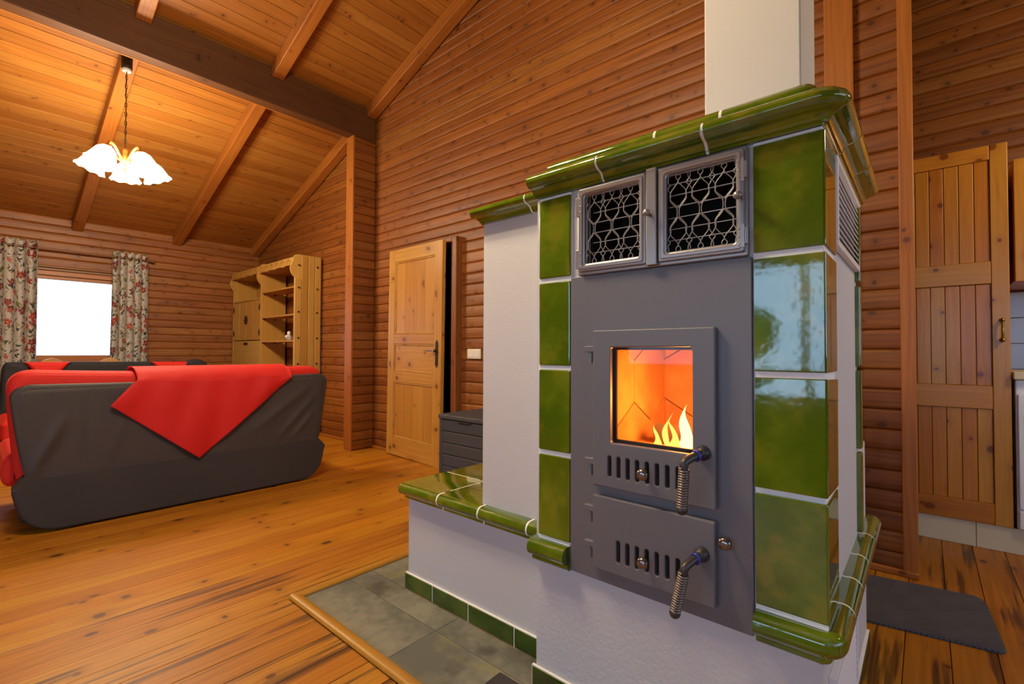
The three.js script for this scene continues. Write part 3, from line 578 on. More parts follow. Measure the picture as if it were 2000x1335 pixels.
// warming vent with two ornamental grille doors
{
  const v = new THREE.Group(); v.name = 'warming_vent'; v.userData.label = 'silver grey warming vent with ornamental wire grilles'; stove.add(v);
  const zf = TF + 0.004;
  part('cavity', merge([bx(-0.70, -0.298, 1.226, 1.444, -1.319, -1.31), bx(-0.70, -0.698, 1.226, 1.444, -1.31, -1.133), bx(-0.302, -0.298, 1.226, 1.444, -1.31, -1.133), bx(-0.698, -0.302, 1.226, 1.23, -1.31, -1.133), bx(-0.698, -0.302, 1.44, 1.444, -1.31, -1.133)]), M.black, v);
  const o = roundRect(-0.731, -0.290, 1.212, 1.456, 0.006); o.holes.push(roundRect(-0.700, -0.524, 1.238, 1.43, 0.008, THREE.Path), roundRect(-0.488, -0.313, 1.238, 1.43, 0.008, THREE.Path));
  part('outer_frame', extrude(o, 0.010, 0.003, 2).translate(0, 0, SF + 0.001), M.nickel, v);
  part('mullion', rb(-0.521, -0.494, 1.214, 1.455, zf, zf + 0.014, 0.003), M.nickel, v);
  for (const [a, b, side] of [[-0.724, -0.524, -1], [-0.492, -0.295, 1]]) {
    const s = roundRect(a, b, 1.22, 1.449, 0.006); s.holes.push(roundRect(a + 0.022, b - 0.017, 1.24, 1.429, 0.008, THREE.Path));
    part('grille_frame', extrude(s, 0.006, 0.003, 2).translate(0, 0, zf), M.nickel, v);
    const s2 = roundRect(a + 0.006, b - 0.006, 1.226, 1.443, 0.006); s2.holes.push(roundRect(a + 0.017, b - 0.013, 1.236, 1.433, 0.008, THREE.Path));
    part('grille_molding', extrude(s2, 0.003, 0.002, 1).translate(0, 0, zf + 0.007), M.nickel, v);
    const hxs = side < 0 ? a + 0.003 : b - 0.003;
    for (const y of [1.255, 1.40]) part('hinge', merge([cyl(0.0045, 0.0045, 0.036, 10).translate(hxs + side * 0.006, y, zf + 0.006), rb(hxs - 0.009, hxs + 0.004, y - 0.026, y + 0.026, zf + 0.008, zf + 0.011, 0.001)]), M.nickel, v);
    for (const y of [1.235, 1.252, 1.27, 1.385, 1.4, 1.42]) part('rivet', new THREE.SphereGeometry(0.003, 8, 6), M.wire, v, [hxs - side * 0.007, y, zf + 0.0105]);
    // wires: two families of wavy pairs
    const X0 = a + 0.022, X1 = b - 0.017, Y0 = 1.238, Y1 = 1.431, n = 3, P = (X1 - X0) / n, zw = zf + 0.001;
    const half = [[0, 0], [0.05, 0.12], [0.1, 0.0], [0.15, 0.1], [0.22, 0.32], [0.28, 0.38], [0.34, 0.32], [0.4, 0.12], [0.44, 0.02]];
    const kA = [half, half.map(([t, w]) => [1 - t, w])];
    const hb = [[0, 0.05], [0.06, 0.05], [0.1, 0.02], [0.14, 0.13], [0.18, 0.02], [0.24, 0.13], [0.28, 0.16], [0.33, 0.12], [0.4, 0.3], [0.45, 0.44]], kB = [...hb, ...hb.map(([t, w]) => [1 - t, w]).reverse()];
    const wires = (k, c, sg) => tube(k.map(([t, w]) => [clamp(c + sg * w * P, X0, X1), lerp(Y0, Y1, t), zw]), 0.0013, k.length * 4, 5);
    for (let i = 0; i < n; i++) for (const sg of [-1, 1]) for (const k of kA) part('grille_wire', wires(k, X0 + (i + 0.5) * P, sg), M.wire, v);
    for (let i = 0; i <= n; i++) for (const sg of i === 0 ? [1] : i === n ? [-1] : [-1, 1]) part('grille_wire', wires(kB, X0 + i * P, sg), M.wire, v);
    part('grille_rail', merge([tube([[X0, Y0 + 0.003, zw], [X1, Y0 + 0.003, zw]], 0.0014, 4, 5), tube([[X0, Y1 - 0.003, zw], [X1, Y1 - 0.003, zw]], 0.0014, 4, 5)]), M.wire, v);
    for (let i = 0; i < 7; i++) { const g = bx(X0 - 0.01, X1 + 0.01, -0.001, 0.001, -0.006, 0.006); g.rotateX(0.25); g.translate(0, 1.25 + i * 0.028, -1.150); part('louvre_slat', g, M.slat, v); }
  }
  for (const [x, y] of [[-0.512, 1.342], [-0.303, 1.34]]) part('knob', lathe([[0, 0], [0.004, 0], [0.004, 0.012], [0.0085, 0.014], [0.0095, 0.02], [0.006, 0.025], [0, 0.026]], 16).rotateX(Math.PI / 2), M.nickel, v, [x, y, zf + 0.010]);
}
// white louvre grilles on the right side
for (const [name, y0, y1, z0, z1, label] of [['side_vent', 1.245, 1.455, -1.80, -1.30, 'white louvred vent on the stove side'], ['base_vent', 0.1, 0.32, -1.62, -1.2, 'white louvred vent low on the stove side']]) {
  const g = new THREE.Group(); g.name = name; g.userData.label = label; stove.add(g);
  const x = SX1;
  part('frame', merge([rb(x, x + 0.014, y0, y0 + 0.016, z0, z1, 0.002), rb(x, x + 0.014, y1 - 0.016, y1, z0, z1, 0.002), rb(x, x + 0.014, y0 + 0.016, y1 - 0.016, z0, z0 + 0.016, 0.002), rb(x, x + 0.014, y0 + 0.016, y1 - 0.016, z1 - 0.016, z1, 0.002)]), M.whitePaint, g);
  const n = 11;
  for (let i = 0; i < n; i++) { const s = rb(-0.001, 0.0018, -0.008, 0.008, z0 + 0.016, z1 - 0.016, 0.0008); s.rotateZ(0.5); s.translate(x + 0.006, lerp(y0 + 0.024, y1 - 0.024, i / (n - 1)), 0); part('louvre', s, M.whitePaint, g); }
}
{ // chimney
  const c = thing('chimney', 'white plastered square chimney rising from the stove top', 'chimney', [0, 0, 0]);
  part('flue', uvTile(rb(-0.512, -0.251, 1.5805, ceilY(-0.38) - 0.05, -1.715, -1.495, 0.006)), M.plasterFine, c);
}
{ // fire
  // a tongue: rings of changing width along a wandering spine
  const tongue = (h, r, sway, ph) => {
    const n = 18, m = 12, pos = [], idx = [];
    for (let i = 0; i <= n; i++) { const t = i / n, w = r * (t < 0.18 ? 0.55 + 2.5 * t : Math.max(0.004, 1 - (t - 0.18) / 0.82) ** 1.25) * (1 + 0.22 * Math.sin(t * 9 + ph)), cx = sway * h * Math.sin(t * 4.2 + ph) * t, cz = 0.5 * sway * h * Math.cos(t * 3.7 + ph) * t; for (let k = 0; k < m; k++) { const a = k / m * 2 * Math.PI; pos.push(cx + Math.cos(a) * w, h * t, cz + Math.sin(a) * w * 0.7); } }
    for (let i = 0; i < n; i++) for (let k = 0; k < m; k++) { const a = i * m + k, b = i * m + (k + 1) % m; idx.push(a, a + m, b, b, a + m, b + m); }
    const g = new THREE.BufferGeometry(); g.setAttribute('position', new THREE.Float32BufferAttribute(pos, 3)); g.setAttribute('uv', new THREE.Float32BufferAttribute(new Array(pos.length / 3 * 2).fill(0), 2)); g.setIndex(idx); g.computeVertexNormals(); return g;
  };
  const fl = [[-0.462, -1.30, 0.12, 0.030, 0.10, 0.4, 'fireHot', 'tallest bright flame behind the right edge of the fire glass'], [-0.497, -1.305, 0.13, 0.026, 0.13, 2.2, 'fireHot', 'broad yellow flame in the middle of the fire'], [-0.533, -1.30, 0.085, 0.016, 0.2, 0.9, 'fire', 'small orange flame left of the broad flame'], [-0.558, -1.315, 0.105, 0.011, 0.18, 3.6, 'fire', 'thin curling orange flame left of the small flame'], [-0.586, -1.31, 0.065, 0.012, 0.2, 1.4, 'fire', 'leftmost thin orange flame in the fire chamber'], [-0.48, -1.43, 0.17, 0.018, 0.2, 5.0, 'fire', 'tall faint orange flame at the back of the fire'], [-0.428, -1.325, 0.14, 0.030, 0.1, 4.1, 'fireHot', 'flame half hidden by the right edge of the fire door']];
  for (const [x, z, h, r, sway, ph, m, label] of fl) { const t = thing('flame', label, 'flame', [x, 0.7275, z], 'flames in the stove'); part('tongue', tongue(h, r, sway, ph), M[m], t); }
  const wood = thing('firewood', 'glowing split log burning behind the fire glass', 'firewood', [-0.5, 0.7275, -1.385]);
  part('log', (() => { const g = cyl(0.028, 0.03, 0.24, 9); g.rotateZ(Math.PI / 2); g.translate(0, 0.03, 0); return g; })(), M.ember, wood);
  const L = new THREE.PointLight(new THREE.Color().setRGB(1, 0.30, 0.04), 1.7, 0, 2); L.position.set(-0.5, 0.86, -1.32); L.castShadow = true; L.shadow.radius = 2; L.name = 'fire_light'; scene.add(L);
}

// ---------------------------------------------------------------- hearth
{
  const h = thing('hearth', 'grey stone hearth floor edged with rounded pine strip', 'hearth', [0, 0, 0]);
  const uvS = (g) => grain(g, 0, 1.3, 1.3);
  for (const [x0, x1, z0, z1] of [[-1.915, -1.33, -1.1165, -0.905], [-1.33, -0.75, -1.1165, -0.905], [-0.75, -0.2, -1.1165, -0.905], [-1.915, -1.33, -1.228, -1.1165], [-1.33, -0.9, -1.228, -1.1165], [-1.915, -1.669, -1.55, -1.228], [-1.915, -1.669, -1.88, -1.55]]) part('stone_slab', uvS(rb(x0 + 0.0008, x1 - 0.0008, 0.0005, 0.0035, z0 + 0.0008, z1 - 0.0008, 0.0008)), M.slab, h);
  const q = [[0, 0], [0.018, -0.0002], [0.022, 0.005], [0.021, 0.011], [0.014, 0.017], [0, 0.019], [-0.014, 0.017], [-0.021, 0.011], [-0.022, 0.005], [-0.018, -0.0002]].map(([a, b]) => [a, b + 0.0006]);
  const s1 = sweep([[-1.93, -1.9], [-1.93, -0.888]], q), s2 = sweep([[-1.943, -0.888], [-0.18, -0.888]], q);
  part('edge_strip', grain(s1, 2), M.molding, h); part('edge_strip', grain(s2, 0), M.molding, h);
  const a = thing('ash_box', 'dark metal ash box corner standing on the hearth', 'box', [-0.91, 0.0038, -0.998]);
  part('bin', rb(0.004, 0.2, 0, 0.09, 0.004, 0.086, 0.004), M.ironDark, a); part('lid', rb(0, 0.204, 0.0902, 0.1, 0, 0.09, 0.003), M.ironDark, a);
}
// ---------------------------------------------------------------- storage box and switch
{
  const b = thing('storage_box', 'charcoal plastic storage box with plank-look sides behind the bench', 'storage box', [-2.69, 0, -2.275]);
  const W = 1.1, D = 0.48, Hh = 0.545;
  part('body', rb(0.012, W - 0.012, 0.005, Hh - 0.035, -D + 0.012, -0.012, 0.006), M.boxGrey[1], b);
  for (let i = 0; i < 6; i++) { const a = 0.012 + i * 0.083; part('plank', rb(0.03, W - 0.03, a, a + 0.078, -0.018, -0.004, 0.005), pick(M.boxGrey), b); part('plank', rb(0.004, 0.018, a, a + 0.078, -D + 0.03, -0.03, 0.005), pick(M.boxGrey), b); }
  for (const [x, z] of [[0.002, -0.032], [W - 0.034, -0.032], [0.002, -D + 0.002], [W - 0.034, -D + 0.002]]) part('corner_post', rb(x, x + 0.032, 0, Hh - 0.034, z, z + 0.032, 0.006), M.boxGrey[0], b);
  part('lid', rb(-0.006, W + 0.006, Hh - 0.034, Hh, -D - 0.004, 0.006, 0.01, 3), M.boxGrey[2], b);
  part('lid_recess', rb(0.21, 0.33, Hh - 0.05, Hh - 0.036, -0.004, 0.004, 0.003), M.slot, b);
  const s = thing('light_switch', 'cream double light switch on the log wall beside the door', 'switch', [-2.847, 0.94, WZ + 0.0115]);
  part('plate', rb(-0.078, 0.078, 0, 0.082, 0, 0.01, 0.004), M.cream, s); for (const x of [-0.066, 0.004]) part('rocker', rb(x, x + 0.062, 0.012, 0.07, 0.0101, 0.015, 0.003), M.cream, s);
}
// ---------------------------------------------------------------- sofas
function smoothOutline(pts) { const s = new THREE.Shape(); s.moveTo(...pts[0]); for (let i = 1; i < pts.length; i++) { const p = pts[i]; p.length === 2 ? s.lineTo(...p) : s.quadraticCurveTo(...p); } s.closePath(); return s; }
// outline drawn in (z, y), extruded toward -x from x = X
function slabX(shape, X, depth, bevel, seg = 3) { const g = extrude(shape, depth - 2 * bevel, bevel, seg, 14); g.rotateY(-Math.PI / 2); /* shape x -> z, depth -> -x */ g.translate(X - bevel, 0, 0); return g; }
{
  const s = thing('near_sofa', 'charcoal sofa turned back to the viewer with red cover, in front of the window', 'sofa', [0, 0, 0]); s.name = 'lounge_sofa';
  const base = smoothOutline([[-0.36, 0.012], [-0.235, 0.022, -0.195, 0.13], [-0.165, 0.255], [-0.205, 0.318], [-1.832, 0.318], [-1.888, 0.255], [-1.86, 0.13], [-1.82, 0.02, -1.70, 0.012]]);
  part('base_panel', slabX(base, -3.615, 0.10, 0.012), M.charcoal2, s, null, 'charcoal lower sofa panel');
  const up = smoothOutline([[-0.215, 0.30], [-0.175, 0.50, -0.15, 0.74], [-0.15, 0.80, -0.23, 0.812], [-1.0, 0.80], [-1.82, 0.822], [-1.905, 0.822, -1.905, 0.74], [-1.87, 0.5, -1.835, 0.30]]);
  part('back_panel', slabX(up, -3.622, 0.09, 0.018), M.charcoal, s, null, 'charcoal sofa back');
  const red = smoothOutline([[-0.185, 0.30], [-0.155, 0.5, -0.14, 0.78], [-0.14, 0.885, -0.24, 0.888], [-0.8, 0.856, -1.2, 0.868], [-1.78, 0.88], [-1.89, 0.875, -1.89, 0.78], [-1.86, 0.5, -1.83, 0.30]]);
  part('back_cushion', slabX(red, -3.665, 0.22, 0.065, 5), M.red, s, null, 'bright red back cushion cover');
  const seat = smoothOutline([[-0.18, 0.24], [-0.13, 0.24, -0.13, 0.31], [-0.13, 0.43, -0.19, 0.43], [-1.86, 0.43], [-1.92, 0.43, -1.92, 0.35], [-1.92, 0.24, -1.86, 0.24]]);
  part('seat_cushion', slabX(seat, -3.80, 0.72, 0.05, 4), M.red, s, null, 'bright red seat cushion');
  part('base_box', rb(-4.45, -3.715, 0.05, 0.245, -1.84, -0.2, 0.02), M.charcoal2, s);
  for (const [x, z] of [[-3.76, -0.45], [-3.76, -1.6], [-4.4, -0.35], [-4.4, -1.7]]) part('foot', cyl(0.025, 0.02, 0.05, 12), M.black, s, [x, 0.025, z]);
  { // loose charcoal cover stretched over the back, with pulled folds toward the corners
    const N = 90, K = 60, pos = [], uv = [], idx = [];
    const ridge = (z, y, z0, y0, z1, y1, w, h) => { const dx = z1 - z0, dy = y1 - y0, t = clamp(((z - z0) * dx + (y - y0) * dy) / (dx * dx + dy * dy)), d = Math.hypot(z - z0 - t * dx, y - y0 - t * dy); return h * Math.exp(-((d / w) ** 2)) * Math.sin(Math.PI * clamp(0.08 + t * 0.84)); };
    for (let i = 0; i <= N; i++) for (let j = 0; j <= K; j++) {
      const u = i / N, v = j / K, y = lerp(0.30, 0.795 + 0.014 * u, v), zl = lerp(-0.215, -0.152, v ** 0.8) - 0.05 * smooth(0.9, 1, v) ** 2, zr = lerp(-1.835, -1.903, v ** 0.8) + 0.05 * smooth(0.9, 1, v) ** 2, z = lerp(zl, zr, u);
      const e = Math.min(1, Math.min(u, 1 - u) * 26, (1 - v) * 14), tuck = Math.sqrt(1 - (1 - e) ** 2);
      let f = ridge(z, y, -0.36, 0.62, -0.22, 0.31, 0.022, 0.020) + ridge(z, y, -0.47, 0.78, -0.45, 0.32, 0.012, -0.006) + ridge(z, y, -1.74, 0.72, -1.30, 0.40, 0.030, 0.010) + ridge(z, y, -1.80, 0.66, -1.52, 0.36, 0.018, 0.010) + ridge(z, y, -1.78, 0.52, -1.62, 0.34, 0.015, 0.014) + ridge(z, y, -0.62, 0.6, -0.55, 0.33, 0.016, 0.006) + ridge(z, y, -1.1, 0.55, -0.8, 0.34, 0.03, 0.005);
      f += 0.004 * (fbm(u, v, 5, 3, 3, 401) - 0.5);
      pos.push(-3.634 + 0.017 * tuck + f * tuck, y, z); uv.push(u * 3.4, v);
    }
    for (let i = 0; i < N; i++) for (let j = 0; j < K; j++) { const a = i * (K + 1) + j, b = a + K + 1; idx.push(a, a + 1, b, b, a + 1, b + 1); }
    const g = new THREE.BufferGeometry(); g.setAttribute('position', new THREE.Float32BufferAttribute(pos, 3)); g.setAttribute('uv', new THREE.Float32BufferAttribute(uv, 2)); g.setIndex(idx); g.computeVertexNormals();
    part('back_cover', g, M.charcoal, s, null, 'creased charcoal cloth back cover');
  }
  part('seam', merge([[-0.62, 0.30, 0.33], [-1.62, 0.05, 0.3]].map(([z, a, b]) => bx(-3.6155, -3.6145, a, b, z - 0.001, z + 0.001))), M.slot, s);
  // red throw folded over the back
  const t = thing('throw_blanket', 'red throw draped in a triangle over the sofa back', 'blanket', [0, 0, 0]);
  const N = 60, K = 46, pos = [], uv = [], idx = [];
  const over = [[-3.93, 0.70], [-3.905, 0.79], [-3.89, 0.85], [-3.845, 0.885], [-3.77, 0.893], [-3.70, 0.885], [-3.65, 0.862], [-3.606, 0.822]];
  const curve = new THREE.CatmullRomCurve3(over.map(([x, y]) => new THREE.Vector3(x, y, 0)));
  for (const side of [0, 1]) for (let i = 0; i <= N; i++) {
    const u = i / N, tipAt = 0.47;
    const zt = lerp(-0.68, -1.60, u);
    const B = u < tipAt ? [lerp(-0.552, -1.013, u / tipAt), lerp(0.675, 0.295, u / tipAt)] : [lerp(-1.013, -1.60, (u - tipAt) / (1 - tipAt)), lerp(0.295, 0.80, (u - tipAt) / (1 - tipAt))];
    for (let j = 0; j <= K; j++) {
      const v = j / K; let x, y, z;
      if (v < 0.4) { const p = curve.getPoint(v / 0.4); x = p.x; y = p.y; z = zt + 0.03 * (0.4 - v); }
      else { const w = (v - 0.4) / 0.6; y = lerp(0.822, Math.min(B[1], 0.822), w); z = lerp(zt, B[0], w ** 0.9); x = -3.598 + 0.010 * Math.sin(w * 3) + 0.007 * Math.sin(u * 17 + w * 2) * w + 0.004 * Math.sin(u * 31 + 1); }
      pos.push(x + side * 0.007, y + (v < 0.4 ? side * 0.006 : 0), z); uv.push(u, v);
    }
  }
  const at = (s2, i, j) => s2 * (N + 1) * (K + 1) + i * (K + 1) + j;
  for (let i = 0; i < N; i++) for (let j = 0; j < K; j++) { const a = at(1, i, j), b = at(1, i + 1, j), c = at(1, i + 1, j + 1), d = at(1, i, j + 1); idx.push(a, c, b, a, d, c); const e = at(0, i, j), f = at(0, i + 1, j), g = at(0, i + 1, j + 1), h = at(0, i, j + 1); idx.push(e, f, g, e, g, h); }
  for (let i = 0; i < N; i++) for (const j of [0, K]) { const a = at(0, i, j), b = at(0, i + 1, j), c = at(1, i + 1, j), d = at(1, i, j); idx.push(a, b, c, a, c, d); }
  for (let j = 0; j < K; j++) for (const i of [0, N]) { const a = at(0, i, j), b = at(0, i, j + 1), c = at(1, i, j + 1), d = at(1, i, j); idx.push(a, b, c, a, c, d); }
  const g = new THREE.BufferGeometry(); g.setAttribute('position', new THREE.Float32BufferAttribute(pos, 3)); g.setAttribute('uv', new THREE.Float32BufferAttribute(uv, 2)); g.setIndex(idx); g.computeVertexNormals();
  part('cloth', g, M.redThrow, t);
}
{
  const s = thing('lounge_sofa', 'black and red sofa facing the viewer beyond the charcoal sofa', 'sofa', [0, 0, 0]); s.name = 'lounge_sofa_001';
  const seg = (pts, m, X, d, label) => part('back_cushion', slabX(smoothOutline(pts), X, d, 0.04, 4), m, s, null, label);
  seg([[-0.38, 0.40], [-0.44, 0.70], [-0.345, 0.885], [-0.25, 0.885], [-0.215, 0.885, -0.205, 0.80], [-0.19, 0.40]], M.blackCloth, -6.26, 0.2, 'black sofa end');
  seg([[-0.66, 0.40], [-0.59, 0.78], [-0.665, 0.883], [-0.345, 0.885], [-0.43, 0.76], [-0.38, 0.40]], M.red, -6.27, 0.18, 'red back section');
  seg([[-1.34, 0.40], [-1.38, 0.78], [-1.30, 0.876], [-0.665, 0.883], [-0.59, 0.78], [-0.65, 0.40]], M.blackCloth, -6.26, 0.2, 'black back section');
  seg([[-1.70, 0.40], [-1.70, 0.872], [-1.30, 0.876], [-1.39, 0.76], [-1.34, 0.40]], M.red, -6.27, 0.18, 'red back section');
  seg([[-1.84, 0.40], [-1.84, 0.78], [-1.83, 0.89, -1.72, 0.90], [-1.62, 0.895, -1.60, 0.80], [-1.66, 0.40]], M.blackCloth, -6.22, 0.22, 'rounded black sofa end');
  part('seat_cushion', rb(-6.28, -5.55, 0.25, 0.43, -1.86, -0.18, 0.05, 4), M.red, s, null, 'red seat cushion');
  part('base_box', rb(-6.4, -5.6, 0.05, 0.25, -1.82, -0.22, 0.02), M.blackCloth, s); part('back_panel', rb(-6.50, -6.44, 0.2, 0.84, -1.82, -0.22, 0.02), M.blackCloth, s);
  for (const [x, z] of [[-6.35, -0.3], [-6.35, -1.74], [-5.65, -0.3], [-5.65, -1.74]]) part('foot', cyl(0.025, 0.02, 0.05, 12), M.black, s, [x, 0.025, z]);
}
// ---------------------------------------------------------------- chairs at the window, curtains, rod, blind
function chair(x, z, turn, label) {
  const c = thing('dining_chair', label, 'chair', [x, 0, z], 'pine chairs at the window'); c.rotation.y = turn;
  part('seat', grain(rb(-0.2, 0.2, 0.42, 0.45, -0.2, 0.2, 0.012), 0), M.door[0], c);
  for (const [a, b] of [[-0.16, -0.16], [0.16, -0.16], [-0.16, 0.16], [0.16, 0.16]]) part('leg', cyl(0.02, 0.014, 0.42, 12), M.door[1], c, [a, 0.21, b]);
  const s = new THREE.Shape(); s.moveTo(-0.14, 0.45); s.lineTo(0.14, 0.45); s.quadraticCurveTo(0.2, 0.62, 0.2, 0.8); s.quadraticCurveTo(0.16, 0.87, 0.1, 0.855); s.quadraticCurveTo(0.07, 0.905, 0, 0.915); s.quadraticCurveTo(-0.07, 0.905, -0.1, 0.855); s.quadraticCurveTo(-0.16, 0.87, -0.2, 0.8); s.quadraticCurveTo(-0.2, 0.62, -0.14, 0.45);
  const h = new THREE.Path(); h.absarc(0, 0.74, 0.035, 0, 6.283, true); s.holes.push(h);
  part('backrest', grain(extrude(s, 0.014, 0.004, 2).translate(0, 0, -0.195), 1), M.door[2], c);
}
chair(-6.95, -0.55, -Math.PI / 2 + 0.1, 'pine chair under the window, beside the left curtain'); chair(-6.95, -1.05, -Math.PI / 2 - 0.1, 'pine chair under the window, beside the right curtain');
{
  const b = thing('curtain_rod', 'thin brown curtain rod above the window', 'curtain rod', [0, 0, 0]);
  part('pole', cyl(0.011, 0.011, 1.62, 14).rotateX(Math.PI / 2), M.rod, b, [WX + 0.098, 2.115, -0.69]);
  for (const z of [-1.51, 0.13]) part('finial', new THREE.SphereGeometry(0.02, 14, 10), M.rod, b, [WX + 0.098, 2.115, z]);
  for (const z of [-1.44, 0.05]) part('bracket', rb(WX + 0.0075, WX + 0.09, 2.105, 2.125, z - 0.01, z + 0.01, 0.003), M.rod, b);
  const r = thing('roller_blind', 'rolled up blind across the top of the window', 'blind', [0, 0, 0]);
  part('roll', cyl(0.018, 0.018, 1.0, 16).rotateX(Math.PI / 2), M.rod, r, [WX + 0.032, 1.93, -0.83]); part('bottom_bar', rb(WX + 0.031, WX + 0.044, 1.893, 1.91, -1.33, -0.33, 0.004), M.rod, r);
  for (const [z0, z1, zb0, zb1, label] of [[-0.495, -0.10, -0.50, -0.08, 'floral print curtain left of the window'], [-1.47, -1.125, -1.475, -1.105, 'floral print curtain right of the window']]) {
    const c = thing('curtain', label, 'curtain', [0, 0, 0], 'floral curtains'), N = 120, K = 24, pos = [], uv = [], idx = [], fold = 5;
    for (const side of [0, 1]) for (let i = 0; i <= N; i++) for (let j = 0; j <= K; j++) {
      const u = i / N, v = j / K, ph = u * fold * 2 * Math.PI + 0.5 * Math.sin(v * 3), am = 0.028 + 0.008 * Math.sin(u * 9) ;
      pos.push(WX + 0.098 + am * Math.sin(ph) + side * 0.002, lerp(2.185 + 0.012 * Math.cos(ph * 2), 0.12, v), lerp(lerp(z0, z1, u), lerp(zb0, zb1, u), v) + 0.008 * Math.cos(ph)); uv.push(u * 0.75 + z0, 1 - v * 2.0);
    }
    const at = (s, i, j) => s * (N + 1) * (K + 1) + i * (K + 1) + j;
    for (let i = 0; i < N; i++) for (let j = 0; j < K; j++) for (const s of [0, 1]) { const a = at(s, i, j), b2 = at(s, i + 1, j), d = at(s, i + 1, j + 1), e = at(s, i, j + 1); s ? idx.push(a, d, b2, a, e, d) : idx.push(a, b2, d, a, d, e); }
    const g = new THREE.BufferGeometry(); g.setAttribute('position', new THREE.Float32BufferAttribute(pos, 3)); g.setAttribute('uv', new THREE.Float32BufferAttribute(uv, 2)); g.setIndex(idx); g.computeVertexNormals();
    part('cloth', g, M.curtain, c);
    for (let i = 0; i < fold; i++) part('eyelet', new THREE.TorusGeometry(0.019, 0.004, 8, 16), M.ironwork, c, [WX + 0.098, 2.115, lerp(z0, z1, (i + 0.5) / fold)]);
  }
}
// ---------------------------------------------------------------- wall shelf unit
{
  const s = thing('shelf_unit', 'light pine shelf unit with open shelves and a small cupboard on the far wall', 'shelf unit', [0, 0, 0]);
  const ZB = WZ + 0.036, ZF = -2.45, D = ZF - ZB, P = (n, g, ax, m, pos, l) => part(n, grain(g, ax), m ?? pick(M.shelf), s, pos, l);
  // side profile in (depth, y): scalloped top front
  const side = (x, t, top) => {
    const q = new THREE.Shape(); q.moveTo(0, 0.0); q.lineTo(D, 0.0); q.lineTo(D, top - 0.27); q.quadraticCurveTo(D + 0.055, top - 0.22, D + 0.05, top - 0.15); q.quadraticCurveTo(D + 0.02, top - 0.09, D + 0.015, top - 0.05); q.quadraticCurveTo(D + 0.01, top, D - 0.05, top); q.lineTo(0, top); q.closePath();
    const g = extrude(q, t - 0.006, 0.003, 2, 10); g.rotateY(-Math.PI / 2); g.translate(x + t - 0.003, 0, ZB); return g;
  };
  P('side_panel', side(-5.47, 0.024, 2.115), 1); P('side_panel', side(-6.42, 0.024, 2.115), 1); P('side_panel', side(-7.365, 0.024, 2.105), 1);
  for (let i = 0; i < 4; i++) P('side_slat', rb(-5.4455, -5.438, 0.01, i === 3 ? 1.83 : 2.10, ZB + 0.004 + i * D / 4 + 0.002, ZB + (i + 1) * D / 4 - 0.003, 0.003), 1);
  for (const y of [1.99, 1.73, 1.45, 1.15, 0.85, 0.55]) for (const z of [ZB + 0.05, ZB + D * 0.86]) part('peg', cyl(0.011, 0.011, 0.008, 12).rotateZ(Math.PI / 2), M.ironwork, s, [-5.4345, y, z]);
  const bays = [[-7.341, -6.42], [-6.396, -5.47]];
  for (const [a, b] of bays) {
    P('top_board', rb(a, b, 1.99, 2.01, ZB, ZF + 0.01, 0.003), 0);
    const q = new THREE.Shape(); q.moveTo(a, 1.985); for (let i = 0; i <= 24; i++) q.lineTo(lerp(a, b, i / 24), 1.978 + 0.012 * Math.abs(Math.sin(i / 24 * Math.PI * 4))); q.lineTo(b, 2.075); q.lineTo(a, 2.075); q.closePath();
    P('crown_board', extrude(q, 0.012, 0.003, 1).translate(0, 0, ZF + 0.012), 0);
    for (let i = 0; i < 6; i++) part('carved_wave', new THREE.TorusGeometry(0.035, 0.006, 6, 14, Math.PI), M.shelf[2], s, [lerp(a, b, (i + 0.5) / 6), 2.018, ZF + 0.031]);
  }
  for (const y of [1.73, 1.41, 1.105, 0.70, 0.40, 0.1]) P('shelf_board', rb(-6.396, -5.47, y, y + 0.02, ZB + 0.07, ZF - 0.01, 0.003), 0);
  for (const y of [1.73, 1.41, 1.105, 0.70]) for (const z of [ZF - 0.04, ZB + 0.14]) for (const x of [-6.39, -5.478]) part('shelf_peg', rb(x - 0.006, x + 0.010, y - 0.018, y, z - 0.008, z + 0.008, 0.002), M.ironwork, s);
  // cupboard bay
  for (let i = 0; i < 6; i++) P('back_board', rb(lerp(-7.341, -6.42, i / 6) + 0.001, lerp(-7.341, -6.42, (i + 1) / 6) - 0.001, 0.05, 1.99, ZB, ZB + 0.012, 0.002), 1);
  P('cupboard_top', rb(-7.341, -6.42, 1.66, 1.68, ZB + 0.013, ZF - 0.002, 0.003), 0);
  for (const [a, b] of [[-7.339, -6.882], [-6.878, -6.422]]) {
    for (let i = 0; i < 2; i++) P('cupboard_door', rb(lerp(a, b, i / 2) + 0.001, lerp(a, b, (i + 1) / 2) - 0.001, 1.14, 1.655, ZF - 0.02, ZF - 0.002, 0.004), 1);
    for (const y of [1.235, 1.56]) part('door_hinge', extrude(shapeOf([[0, -0.03], [0.012, -0.045], [0.03, -0.02], [0.05, 0], [0.03, 0.02], [0.012, 0.045], [0, 0.03]].map(([x, q]) => [a < -7 ? x : -x, q])), 0.003, 0.001, 1).translate(a < -7 ? a : b, y, ZF - 0.001), M.ironwork, s);
  }
  { const rs = new THREE.Shape(); for (let i = 0; i < 32; i++) { const a = i / 32 * 2 * Math.PI, r = 0.055 + 0.014 * Math.cos(a * 8); i ? rs.lineTo(r * Math.cos(a), r * Math.sin(a)) : rs.moveTo(r, 0); } rs.closePath(); part('rosette', extrude(rs, 0.004, 0.002, 1), M.ironwork, s, [-6.88, 1.41, ZF]); }
  P('drop_front', rb(-7.339, -6.422, 0.72, 1.13, ZF - 0.02, ZF - 0.002, 0.004), 0); P('lower_door', rb(-7.339, -6.422, 0.06, 0.71, ZF - 0.02, ZF - 0.002, 0.004), 1);
